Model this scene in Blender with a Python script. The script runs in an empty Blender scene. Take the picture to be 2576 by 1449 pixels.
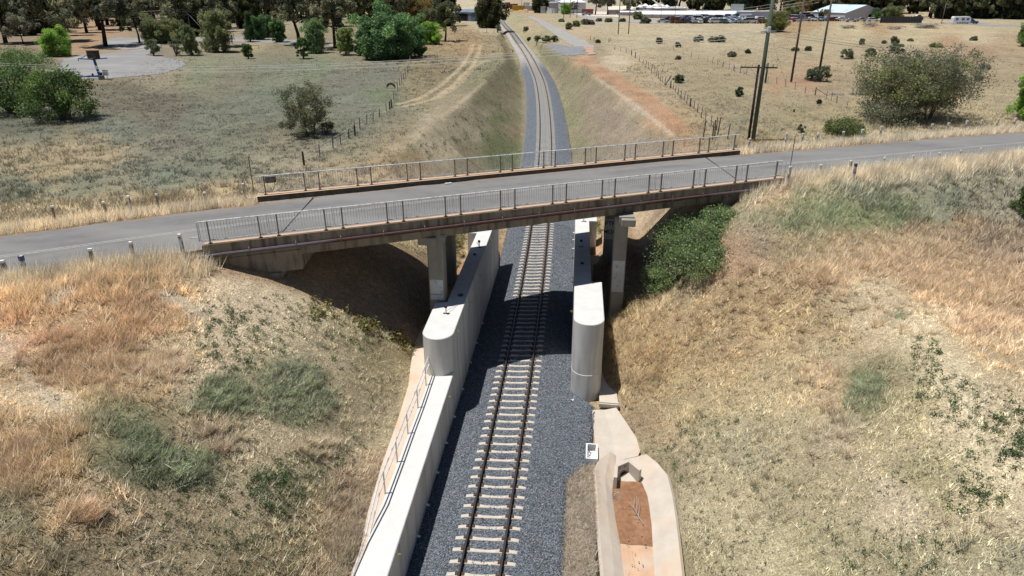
import bpy, math, random
import numpy as np
from mathutils import Vector, Matrix
scn = bpy.context.scene
COL = scn.collection
RNG = np.random.default_rng(7)
random.seed(7)
# ------------------------------------------------------------------ camera
PIT, YAW = 0.41449, -0.11001
CAM = np.array([3.196, 0.0, 19.703])
cd = bpy.data.cameras.new('camera'); cam = bpy.data.objects.new('camera', cd); COL.objects.link(cam)
cd.sensor_width = 36; cd.lens = 24; cd.clip_start = 0.5; cd.clip_end = 6000
cam.location = CAM; cam.rotation_euler = (math.pi / 2 - PIT, 0, -YAW)
scn.camera = cam
# ------------------------------------------------------------------ light
SUN = np.array([-0.28, -0.06, 1.0]); SUN /= np.linalg.norm(SUN)
w = bpy.data.worlds.new('World'); scn.world = w; w.use_nodes = True
nt = w.node_tree; nt.nodes.clear()
sky = nt.nodes.new('ShaderNodeTexSky'); sky.sky_type = 'NISHITA'; sky.sun_disc = False
sky.sun_elevation = math.asin(SUN[2]); sky.sun_rotation = math.atan2(SUN[0], SUN[1])
sky.altitude = 300; sky.air_density = 1.0; sky.dust_density = 0.6; sky.ozone_density = 3.0
bg = nt.nodes.new('ShaderNodeBackground'); bg.inputs[1].default_value = 0.05
wo = nt.nodes.new('ShaderNodeOutputWorld')
nt.links.new(sky.outputs[0], bg.inputs[0]); nt.links.new(bg.outputs[0], wo.inputs[0])
sd = bpy.data.lights.new('sun', 'SUN'); sd.energy = 4.8; sd.angle = math.radians(0.5); sd.color = (1.0, 0.965, 0.91)
so = bpy.data.objects.new('sun', sd); COL.objects.link(so); so.location = (-20, -5, 60)
so.rotation_euler = Vector(SUN).to_track_quat('Z', 'Y').to_euler()
scn.view_settings.view_transform = 'Standard'; scn.view_settings.look = 'None'
scn.view_settings.exposure = 0.16; scn.view_settings.gamma = 1.0
# ------------------------------------------------------------------ photo-pixel (2576 x 1449) to world point
FP = 2560 / 1.49068
_F = np.array([math.sin(YAW) * math.cos(PIT), math.cos(YAW) * math.cos(PIT), -math.sin(PIT)])
_R = np.array([math.cos(YAW), -math.sin(YAW), 0.0]); _U = np.cross(_R, _F)
def ray(u, v): return _F + _R * (u - 1288) / FP - _U * (v - 724.5) / FP
def G(u, v, z):
    d = ray(u, v); return CAM + d * ((z - CAM[2]) / d[2])
def PR(x, y, z):
    v = np.stack([np.asarray(x, float) - CAM[0], np.asarray(y, float) - CAM[1], np.asarray(z, float) - CAM[2]], -1)
    d = v @ _F; d = np.where(np.abs(d) < 1e-3, 1e-3, d)
    return 1288 + FP * (v @ _R) / d, 724.5 - FP * (v @ _U) / d, d
def tall(p, v1):
    lo, hi = 0.0, 80.0
    for _ in range(40):
        m = (lo + hi) / 2
        if PR(p[0], p[1], p[2] + m)[1] > v1: lo = m
        else: hi = m
    return lo
# ------------------------------------------------------------------ smooth value noise
_NG = RNG.random((256, 256))
def vnoise(x, y):
    x = np.asarray(x, float); y = np.asarray(y, float)
    xi = np.floor(x).astype(int); yi = np.floor(y).astype(int); fx = x - xi; fy = y - yi
    fx = fx * fx * (3 - 2 * fx); fy = fy * fy * (3 - 2 * fy)
    a = _NG[xi % 256, yi % 256]; b = _NG[(xi + 1) % 256, yi % 256]; c = _NG[xi % 256, (yi + 1) % 256]; d = _NG[(xi + 1) % 256, (yi + 1) % 256]
    return (a * (1 - fx) + b * fx) * (1 - fy) + (c * (1 - fx) + d * fx) * fy
def fbm(x, y, o=4):
    s = 0; a = 1; t = 0
    for i in range(o):
        s = s + a * vnoise(x * 2 ** i + 17.3 * i, y * 2 ** i - 9.1 * i); t += a; a *= 0.55
    return s / t
def sstep(a, b, x):
    t = np.clip((np.asarray(x, float) - a) / (b - a), 0, 1); return t * t * (3 - 2 * t)
# ------------------------------------------------------------------ track alignment
TY = [0, 18.4, 30, 40, 50, 58, 70, 81.7, 92.7, 106.7, 120, 131.3, 137.9, 168.2, 190.2, 219, 257.7, 285.2, 319.6, 340, 420, 700]
TX = [-.1, 0, -.06, -.2, -.44, -.69, -1.17, -1.76, -2.45, -3.5, -4.69, -5.87, -6.58, -10.98, -14.39, -19.07, -25.34, -30.38, -36.1, -39.0, -53, -103]
ZY = [0, 48, 60, 80, 124, 170, 260, 400, 900]
ZZ = [0, 0, .15, .9, 2.8, 4.2, 5.2, 5.8, 6.0]
def _spl(xs, ys):
    xs = np.array(xs, float); ys = np.array(ys, float)
    g = np.linspace(xs[0], xs[-1], 4001); v = np.interp(g, xs, ys)
    for _ in range(3):
        k = np.ones(61) / 61; v2 = np.convolve(np.pad(v, 30, 'reflect', reflect_type='odd'), k, 'valid'); v = v2
    return lambda y: np.interp(y, g, v)
xt = _spl(TY, TX); zt = _spl(ZY, ZZ)
CANT = 0.048
def cant(y): return CANT * (1 - sstep(120, 160, y))
# ------------------------------------------------------------------ road
RD = [(-130, -36), (-60, 2.6), (-23.13, 25.6), (-17.95, 29.2), (-14.09, 31.6), (-6.84, 36.0), (3.31, 41.5), (11.31, 45.7), (20.15, 49.6), (30.93, 54.6), (37.66, 57.7), (70, 71.5), (130, 95)]
RD = np.array(RD, float)
def _smooth_poly(P, n):
    for _ in range(n):
        Q = [P[0]]
        for a, b in zip(P[:-1], P[1:]): Q += [a * .75 + b * .25, a * .25 + b * .75]
        Q.append(P[-1]); P = np.array(Q)
    return P
RD = _smooth_poly(RD, 3)
def road_dist(x, y):
    """signed distance to the road centre line (positive on the camera side)"""
    x = np.asarray(x, float); y = np.asarray(y, float)
    best = np.full(x.shape, 1e9); sg = np.ones(x.shape)
    for a, b in zip(RD[:-1], RD[1:]):
        d = b - a; L = d @ d; t = np.clip(((x - a[0]) * d[0] + (y - a[1]) * d[1]) / L, 0, 1)
        px = x - (a[0] + t * d[0]); py = y - (a[1] + t * d[1]); q = np.hypot(px, py)
        s = np.where(px * d[1] - py * d[0] > 0, 1.0, -1.0)
        m = q < best; best = np.where(m, q, best); sg = np.where(m, s, sg)
    return best * sg
RZ = 8.6
# ------------------------------------------------------------------ terrain height
# left cutting (as x), right cutting near side, right cutting under and behind the bridge
LX = [-40, -20, -16, -13.6, -12.25, -10.7, -9.0, -7.3, -5.9, -5.35, -4.3, -4.0]
LZ = [26, 10.5, 8.7, 7.75, 7.15, 6.25, 4.95, 3.6, 2.05, 1.62, 1.62, 1.62]
RX1 = [3.9, 4.6, 7.55, 9.5, 12, 17, 21, 40]; RZ1 = [-.42, -.5, -.36, .95, 2.7, 6.0, 7.4, 20]
RX2 = [3.6, 4.4, 6.0, 7.0, 8.4, 9.5, 12, 16, 40]; RZ2 = [-.3, -.2, 1.5, 2.6, 3.9, 5.1, 7.4, 10, 30]
CLY = [50, 58, 74.6, 85.4, 107.7, 142.6, 175, 220]; CLX = [-13.2, -13.1, -13.3, -12.0, -12.9, -14.0, -18.5, -26]
CRY = [50, 58, 67.5, 78.4, 91.6, 114.7, 144, 162.3, 200]; CRX = [12, 12, 11.64, 10.2, 8.16, 4.14, -1.33, -4.64, -12.0]
def Hplat(x, y):
    z = 6.5 + 0.5 * np.exp(-((x + 24) ** 2 / 300 + (y - 22) ** 2 / 250))
    z = z + 0.7 * (fbm(x / 38 + 3, y / 38, 3) - .5) + 0.28 * (fbm(x / 7 + 9, y / 7, 3) - .5)
    # bench along the right crest, low bank in front of the wrecking yard
    z = z + 0.9 * np.exp(-((y - 262 - 0.12 * (x - 80)) / 9) ** 2) * sstep(45, 75, x) * (1 - sstep(150, 175, x))
    return z
def H(x, y):
    x = np.asarray(x, float); y = np.asarray(y, float)
    pl = Hplat(x, y)
    rd = road_dist(x, y); ad = np.abs(rd)
    emb = np.where(rd > 0, RZ - .05 - np.maximum(0, ad - 4.9) * 0.36, RZ - .05 - np.maximum(0, ad - 5.4) * 0.45)
    emb = emb - 0.25 * sstep(3.6, 5.0, ad)
    edge = 0.12 * (fbm(x * .9, y * .9, 3) - .5) * sstep(4.2, 6, ad)
    near = y < 200
    h0 = np.where(near, np.maximum(pl, emb + edge), pl)
    h0 = np.where(ad < 4.0, np.minimum(h0, RZ - .06), h0)
    wob = (fbm(x / 2.3, y / 2.3, 3) - .5)
    cl = np.interp(x, LX, LZ)
    back = sstep(33.5, 46, y)
    cl = np.where(x > -6.2, cl + back * .95 * (1 - sstep(-5.0, -7.2, x) * 0), cl)
    r1 = np.interp(x, RX1, RZ1)
    r2 = np.interp(x, RX2, RZ2) + back * 2.2 * (1 - sstep(5.5, 7.5, x))
    tb = sstep(30, 36.5, y); cr = r1 * (1 - tb) + r2 * tb
    cn = np.where(x < xt(y), cl, cr)
    # narrow floor under the ballast
    cn = np.where((x > -3.95) & (x < 3.75), -.75, cn)
    # beyond the bridge: section relative to the track
    o = x - xt(y); z0 = zt(y) - 0.75
    LC = np.interp(y, CLY, CLX) - xt(y); RC = np.interp(y, CRY, CRX) - xt(y)
    tl = np.clip((-o - 3.4) / np.maximum(-LC - 3.4, 1), 0, 3); tr = np.clip((o - 3.5) / np.maximum(RC - 3.5, 1), 0, 3)
    cf = np.where(o < 0, z0 + (6.55 - z0) * np.where(tl > 1, tl, tl ** 1.25), z0 + (6.55 - z0) * np.where(tr > 1, tr, tr ** 1.12))
    cf = np.where((y > 190) & (np.abs(o) > 3.4), np.maximum(cf, z0 + (np.abs(o) - 3.4) * .8), cf)
    tf = sstep(49, 56, y)
    c = cn * (1 - tf) + cf * tf
    rough = 0.22 * wob * sstep(5.6, 8, np.abs(o)) * (1 - sstep(5.0, 9.5, c) * .3)
    rough = rough + 0.10 * (fbm(x * 1.3, y * 1.3, 3) - .5) * sstep(5.6, 8, np.abs(o))
    rill = (fbm(y / 1.3, x / 7, 3) - .5) * .42 * sstep(5.5, 7.5, np.abs(o)) * (1 - sstep(5.2, 6.8, c)) * (y < 170)
    rough = rough + rill
    h = -np.logaddexp(-(h0) * 5, -(c + rough) * 5) / 5 + .0
    h = np.where(c > h0 + 3, h0, h)
    # lined drain beside the track: hollow the ground under it
    ch = (x > 4.2) & (x < 7.75) & (y < 26.6)
    h = np.where(ch, np.minimum(h, -1.45), h)
    ap = (x > 3.7) & (x < 5.6 + np.clip((30.8 - y) * .36, 0, 1.3)) & (y >= 25.9) & (y < 31.5)
    h = np.where(ap, np.minimum(h, -.6), h)
    return h
def GT(u, v):
    """point of the terrain that the photo pixel looks at"""
    d = ray(u, v); t = 10.0
    ts = np.geomspace(8, 3500, 2600); P = CAM + ts[:, None] * d
    k = np.argmax(P[:, 2] < H(P[:, 0], P[:, 1]))
    a, b = ts[max(k - 1, 0)], ts[k]
    for _ in range(22):
        m = (a + b) / 2; p = CAM + m * d
        if p[2] < float(H(p[0], p[1])): b = m
        else: a = m
    p = CAM + b * d; return np.array([p[0], p[1], float(H(p[0], p[1]))])
# ------------------------------------------------------------------ scene helpers
def link(o): COL.objects.link(o); return o
def tag(o, label=None, cat=None, group=None, kind=None):
    if label: o['label'] = label
    if cat: o['category'] = cat
    if group: o['group'] = group
    if kind: o['kind'] = kind
    return o
def thing(name, label, cat, loc=(0, 0, 0), rz=0.0, group=None):
    o = bpy.data.objects.new(name, None); o.empty_display_size = .3; link(o)
    o.location = loc; o.rotation_euler = (0, 0, rz)
    return tag(o, label, cat, group)
def children(o): return [c for c in KIDS.get(o.name, [])]
KIDS = {}
def copy_tree(o, parent=None):
    c = o.copy(); COL.objects.link(c)
    if parent is not None: c.parent = parent; KIDS.setdefault(parent.name, []).append(c)
    for ch in children(o): copy_tree(ch, c)
    return c
class MB:
    def __init__(s): s.v = []; s.f = []; s.m = []
    def add(s, vs, fs, mi=0):
        b = len(s.v); s.v += [tuple(map(float, p)) for p in vs]; s.f += [tuple(b + i for i in f) for f in fs]; s.m += [mi] * len(fs); return s
    def box(s, c, d, rz=0, mi=0, ch=0.0):
        x, y, z = [q / 2 for q in d]; cr, sr = math.cos(rz), math.sin(rz)
        if ch <= 0:
            P = [(i * x, j * y, k * z) for k in (-1, 1) for i, j in ((-1, -1), (1, -1), (1, 1), (-1, 1))]
            F = [(3, 2, 1, 0), (4, 5, 6, 7), (0, 1, 5, 4), (1, 2, 6, 5), (2, 3, 7, 6), (3, 0, 4, 7)]
        else:
            q = ch; ring = lambda e: [(-x + e, -y), (x - e, -y), (x, -y + e), (x, y - e), (x - e, y), (-x + e, y), (-x, y - e), (-x, -y + e)]
            sc = lambda r, e: [(a * (x - e) / x, b * (y - e) / y) for a, b in r]
            r = ring(q); P = [(a, b, -z) for a, b in sc(r, q)] + [(a, b, -z + q) for a, b in r] + [(a, b, z - q) for a, b in r] + [(a, b, z) for a, b in sc(r, q)]
            F = [tuple(range(7, -1, -1)), tuple(range(24, 32))]
            for l in range(3): F += [(l * 8 + i, l * 8 + (i + 1) % 8, l * 8 + 8 + (i + 1) % 8, l * 8 + 8 + i) for i in range(8)]
        return s.add([(c[0] + a * cr - b * sr, c[1] + a * sr + b * cr, c[2] + k) for a, b, k in P], F, mi)
    def tube(s, pts, r, n=6, mi=0, cap=True):
        pts = [np.array(p, float) for p in pts]; rs = r if hasattr(r, '__len__') else [r] * len(pts); V = []; F = []
        for i, p in enumerate(pts):
            d = pts[min(i + 1, len(pts) - 1)] - pts[max(i - 1, 0)]; d = d / (np.linalg.norm(d) + 1e-9)
            a = np.cross(d, (0, 0, 1) if abs(d[2]) < .95 else (1, 0, 0)); a /= np.linalg.norm(a) + 1e-9; b = np.cross(d, a)
            for k in range(n):
                t = 2 * math.pi * k / n; V.append(p + (a * math.cos(t) + b * math.sin(t)) * rs[i])
        for i in range(len(pts) - 1):
            for k in range(n): F.append((i * n + k, i * n + (k + 1) % n, i * n + n + (k + 1) % n, i * n + n + k))
        if cap: F += [tuple(range(n - 1, -1, -1)), tuple(range((len(pts) - 1) * n, len(pts) * n))]
        return s.add(V, F, mi)
    def prism(s, poly, z0, z1, mi=0):
        n = len(poly); V = [(p[0], p[1], z0) for p in poly] + [(p[0], p[1], z1) for p in poly]
        F = [tuple(range(n - 1, -1, -1)), tuple(range(n, 2 * n))] + [(i, (i + 1) % n, n + (i + 1) % n, n + i) for i in range(n)]
        return s.add(V, F, mi)
    def quad(s, a, b, c, d, mi=0): return s.add([a, b, c, d], [(0, 1, 2, 3)], mi)
    def build(s, name, mats, parent=None, origin=None, smooth=False):
        org = np.array(origin if origin is not None else (0, 0, 0), float)
        me = bpy.data.meshes.new(name); me.from_pydata([tuple(np.array(p) - org) for p in s.v], [], s.f)
        mats = mats if isinstance(mats, (list, tuple)) else [mats]
        for m in mats: me.materials.append(m)
        if len(mats) > 1: me.polygons.foreach_set('material_index', s.m)
        if smooth: me.polygons.foreach_set('use_smooth', [True] * len(me.polygons))
        me.update(); o = bpy.data.objects.new(name, me); link(o)
        if parent is not None: o.parent = parent; KIDS.setdefault(parent.name, []).append(o)
        elif origin is not None: o.location = org
        return o
def raw_mesh(name, V, loops, counts, mats, col=None, smooth=False, parent=None, fcol=None):
    """fast mesh from numpy arrays; col = per-vertex rgb"""
    me = bpy.data.meshes.new(name); V = np.asarray(V, np.float32); loops = np.asarray(loops, np.int32); counts = np.asarray(counts, np.int32)
    me.vertices.add(len(V)); me.vertices.foreach_set('co', V.ravel())
    me.loops.add(len(loops)); me.loops.foreach_set('vertex_index', loops)
    me.polygons.add(len(counts)); st = np.concatenate([[0], np.cumsum(counts)[:-1]]).astype(np.int32)
    me.polygons.foreach_set('loop_start', st); me.polygons.foreach_set('loop_total', counts)
    if smooth: me.polygons.foreach_set('use_smooth', np.ones(len(counts), bool))
    for m in (mats if isinstance(mats, (list, tuple)) else [mats]): me.materials.append(m)
    if col is not None:
        at = me.color_attributes.new('Col', 'FLOAT_COLOR', 'POINT'); c = np.ones((len(V), 4), np.float32); c[:, :3] = col; at.data.foreach_set('color', c.ravel())
    me.update(calc_edges=True); me.validate(clean_customdata=False)
    o = bpy.data.objects.new(name, me); link(o)
    if parent is not None: o.parent = parent; KIDS.setdefault(parent.name, []).append(o)
    return o
def lin(r, g, b): return tuple(((c / 255) / 12.92 if c / 255 < .04045 else ((c / 255 + .055) / 1.055) ** 2.4) for c in (r, g, b))
def alb(r, g, b, k=.80): return tuple(min(.9, c * k) for c in lin(r, g, b))
def rot2(x, y, a): return x * math.cos(a) - y * math.sin(a), x * math.sin(a) + y * math.cos(a)
# ------------------------------------------------------------------ materials
def mat(name, col, rough=.85, metal=0., var=.12, scale=3., bump=0., bscale=40., attr=False, spec=.3, stain=None, coord='Object', dist=.02, vert=False):
    """procedural material: base colour broken up by two noises, optional vertex colour, optional bump and stains"""
    m = bpy.data.materials.new(name); m.use_nodes = True; n = m.node_tree; b = n.nodes['Principled BSDF']; L = n.links.new
    b.inputs['Roughness'].default_value = rough; b.inputs['Metallic'].default_value = metal; b.inputs['Specular IOR Level'].default_value = spec
    tc = n.nodes.new('ShaderNodeTexCoord'); src = tc.outputs[coord]
    if attr: a = n.nodes.new('ShaderNodeVertexColor'); a.layer_name = 'Col'; base = a.outputs[0]
    else:
        a = n.nodes.new('ShaderNodeRGB'); a.outputs[0].default_value = (*col, 1); base = a.outputs[0]
    t1 = n.nodes.new('ShaderNodeTexNoise'); t1.inputs['Scale'].default_value = scale; t1.inputs['Detail'].default_value = 6; t1.inputs['Roughness'].default_value = .65; L(src, t1.inputs[0])
    mr = n.nodes.new('ShaderNodeMapRange'); mr.inputs[1].default_value = .3; mr.inputs[2].default_value = .7; mr.inputs[3].default_value = 1 - var; mr.inputs[4].default_value = 1 + var; L(t1.outputs[0], mr.inputs[0])
    vm = n.nodes.new('ShaderNodeVectorMath'); vm.operation = 'SCALE'; L(base, vm.inputs[0]); L(mr.outputs[0], vm.inputs[3]); out = vm.outputs[0]
    if stain:
        scol, sscale, lo, hi, stretch = stain
        mp = n.nodes.new('ShaderNodeMapping'); mp.inputs['Scale'].default_value = stretch; L(src, mp.inputs[0])
        t2 = n.nodes.new('ShaderNodeTexNoise'); t2.inputs['Scale'].default_value = sscale; t2.inputs['Detail'].default_value = 8; L(mp.outputs[0], t2.inputs[0])
        r2 = n.nodes.new('ShaderNodeMapRange'); r2.inputs[1].default_value = lo; r2.inputs[2].default_value = hi; L(t2.outputs[0], r2.inputs[0])
        mx = n.nodes.new('ShaderNodeMix'); mx.data_type = 'RGBA'; fo = r2.outputs[0]
        if vert:
            ge = n.nodes.new('ShaderNodeNewGeometry'); sx = n.nodes.new('ShaderNodeSeparateXYZ'); L(ge.outputs['True Normal'], sx.inputs[0]); rv = n.nodes.new('ShaderNodeMapRange'); rv.inputs[1].default_value = .2; rv.inputs[2].default_value = .8; rv.inputs[3].default_value = 1; rv.inputs[4].default_value = .06; L(sx.outputs[2], rv.inputs[0])
            mu = n.nodes.new('ShaderNodeMath'); mu.operation = 'MULTIPLY'; L(fo, mu.inputs[0]); L(rv.outputs[0], mu.inputs[1]); fo = mu.outputs[0]
        L(fo, mx.inputs[0]); L(out, mx.inputs[6]); mx.inputs[7].default_value = (*scol, 1); out = mx.outputs[2]
    L(out, b.inputs['Base Color'])
    if bump:
        t3 = n.nodes.new('ShaderNodeTexNoise'); t3.inputs['Scale'].default_value = bscale; t3.inputs['Detail'].default_value = 5; L(src, t3.inputs[0])
        bp = n.nodes.new('ShaderNodeBump'); bp.inputs['Strength'].default_value = bump; bp.inputs['Distance'].default_value = dist; L(t3.outputs[0], bp.inputs['Height']); L(bp.outputs[0], b.inputs['Normal'])
    return m
M = {}
M['concrete_new'] = mat('pale_concrete', (.585, .585, .57), .85, var=.06, scale=1.6, bump=.15, bscale=30, stain=((.37, .37, .355), .9, .42, .74, (2.6, 2.6, .28)), vert=True)
M['concrete_old'] = mat('weathered_concrete', (.24, .21, .17), .9, var=.16, scale=2.5, bump=.3, bscale=25, stain=((.10, .085, .068), 1.6, .47, .68, (2.2, 2.2, .35)))
M['concrete_pier'] = mat('pier_concrete', (.27, .255, .225), .9, var=.10, scale=2.0, bump=.2, bscale=25, stain=((.22, .20, .17), 1.2, .5, .75, (2, 2, .4)))
M['kerb'] = mat('orange_stained_kerb', (.50, .35, .235), .9, var=.12, scale=1.5, bump=.2, stain=((.36, .26, .18), 1.5, .5, .75, (1, 1, 1)))
M['kerb_shade'] = mat('shade_painted_kerb', (.10, .085, .07), .9, var=.25, scale=3, bump=.3, stain=((.2, .16, .12), 2, .55, .75, (1, 1, 1)))  # near-black tone puts the shade on the far kerb's road face into colour
M['apron'] = mat('pink_dusted_concrete', (.58, .47, .375), .9, var=.08, scale=.8, bump=.2, stain=((.56, .36, .22), .7, .5, .8, (1, 1, 1)))
M['drain'] = mat('drain_concrete', (.50, .445, .38), .85, var=.10, scale=1.3, bump=.2, stain=((.56, .40, .27), .55, .50, .8, (1, .5, 1)))
M['sediment'] = mat('red_silt', (.24, .125, .068), .95, var=.28, scale=4.5, bump=.8, bscale=26, stain=((.34, .20, .12), 1.4, .52, .72, (1, .45, 1)))
M['asphalt'] = mat('worn_asphalt', (.165, .163, .162), .9, attr=True, var=.10, scale=1.6, bump=.5, bscale=90, stain=((.215, .21, .20), .22, .42, .66, (.5, 1.6, 1)), dist=.01)
M['line'] = mat('faded_line_paint', (.34, .335, .32), .8, var=.3, scale=6)
M['galv'] = mat('galvanised_steel', (.60, .62, .64), .5, metal=.1, var=.15, scale=5, stain=((.24, .23, .21), 3, .5, .7, (1, 1, 1)), spec=.5)
M['galv_rust'] = mat('rusty_post_steel', (.22, .20, .18), .6, metal=.3, var=.2, scale=8, stain=((.16, .09, .055), 5, .5, .62, (1, 1, .4)))
M['pipe'] = mat('rusty_brown_pipe', (.06, .032, .03), .7, var=.25, scale=2, stain=((.11, .105, .13), .15, .5, .6, (1, 1, 1)))
M['tape'] = mat('pink_tape', (.42, .20, .19), .8, var=.2, scale=4)
M['rail_side'] = mat('rusty_rail_side', (.045, .035, .032), .8, var=.2, scale=4)
M['rail_top'] = mat('worn_rail_head', (.16, .155, .17), .32, metal=.85, var=.08, scale=3, spec=.5)
M['sleeper'] = mat('concrete_sleeper', (.50, .46, .40), .9, var=.10, scale=5, bump=.2, coord='Object', stain=((.44, .36, .28), 3, .5, .72, (1, 1, 1)))
M['clip'] = mat('rusty_clip', (.12, .06, .035), .8, var=.3, scale=30)
M['timber_white'] = mat('peeling_white_paint', (.62, .60, .57), .8, var=.1, scale=12, stain=((.16, .13, .11), 9, .5, .58, (1, 1, .3)))
M['timber_bare'] = mat('weathered_post_timber', (.24, .20, .17), .9, var=.2, scale=12, stain=((.55, .52, .48), 9, .56, .62, (1, 1, .3)))
M['white_paint'] = mat('white_paint', (.75, .75, .74), .6, var=.04)
M['blue_paint'] = mat('blue_paint', (.02, .09, .24), .5, var=.15, scale=5)
M['black'] = mat('black_plastic', (.02, .02, .022), .5, var=.1)
M['dark_hole'] = mat('dark_interior', (.012, .011, .01), .95, var=.1)
M['red'] = mat('red_paint', (.35, .05, .04), .6, var=.1)
M['yellow'] = mat('yellow_paint', (.55, .42, .04), .6, var=.1)
M['post_dark'] = mat('dark_fence_timber', (.07, .058, .05), .9, var=.3, scale=9)
M['pole_brown'] = mat('brown_pole_timber', (.085, .062, .055), .9, var=.25, scale=4, stain=((.14, .115, .10), 3, .5, .7, (1, 1, .15)))
M['pole_green'] = mat('green_treated_pole', (.062, .088, .066), .85, var=.25, scale=3, stain=((.10, .115, .09), 2, .5, .7, (1, 1, .15)))
M['pole_red'] = mat('dark_red_pole', (.045, .028, .028), .85, var=.25, scale=4)
M['pole_grey'] = mat('grey_pole_timber', (.16, .14, .13), .9, var=.2, scale=4)
M['wire'] = mat('overhead_wire', (.42, .42, .42), .6, var=.05)
M['bark'] = mat('dark_bark', (.035, .028, .024), .95, var=.3, scale=3)
M['bark_grey'] = mat('grey_bark', (.13, .11, .09), .95, var=.25, scale=3)
M['deadwood'] = mat('bleached_deadwood', (.33, .30, .27), .9, var=.25, scale=3)
M['leaf'] = mat('foliage', (0.1, 0.1, 0.1), .75, var=.25, scale=1.0, attr=True, spec=.2)
M['grass'] = mat('grass_blades', (0, 0, 0), .8, var=.12, scale=.6, attr=True, spec=.15)
M['stone'] = mat('grey_ballast_stone', (0, 0, 0), .75, var=.15, scale=20, attr=True, spec=.3)
M['graffiti'] = mat('dark_spray_paint', (.02, .022, .04), .6, var=.1)
M['paint_patch'] = mat('pale_grey_paint', (.50, .52, .54), .8, var=.1, scale=3, stain=((.36, .345, .31), 4, .56, .64, (1, 1, 1)))
# ------------------------------------------------------------------ ground colours (world-fixed), authored from control points
def grow(*rows):
    return rows
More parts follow.
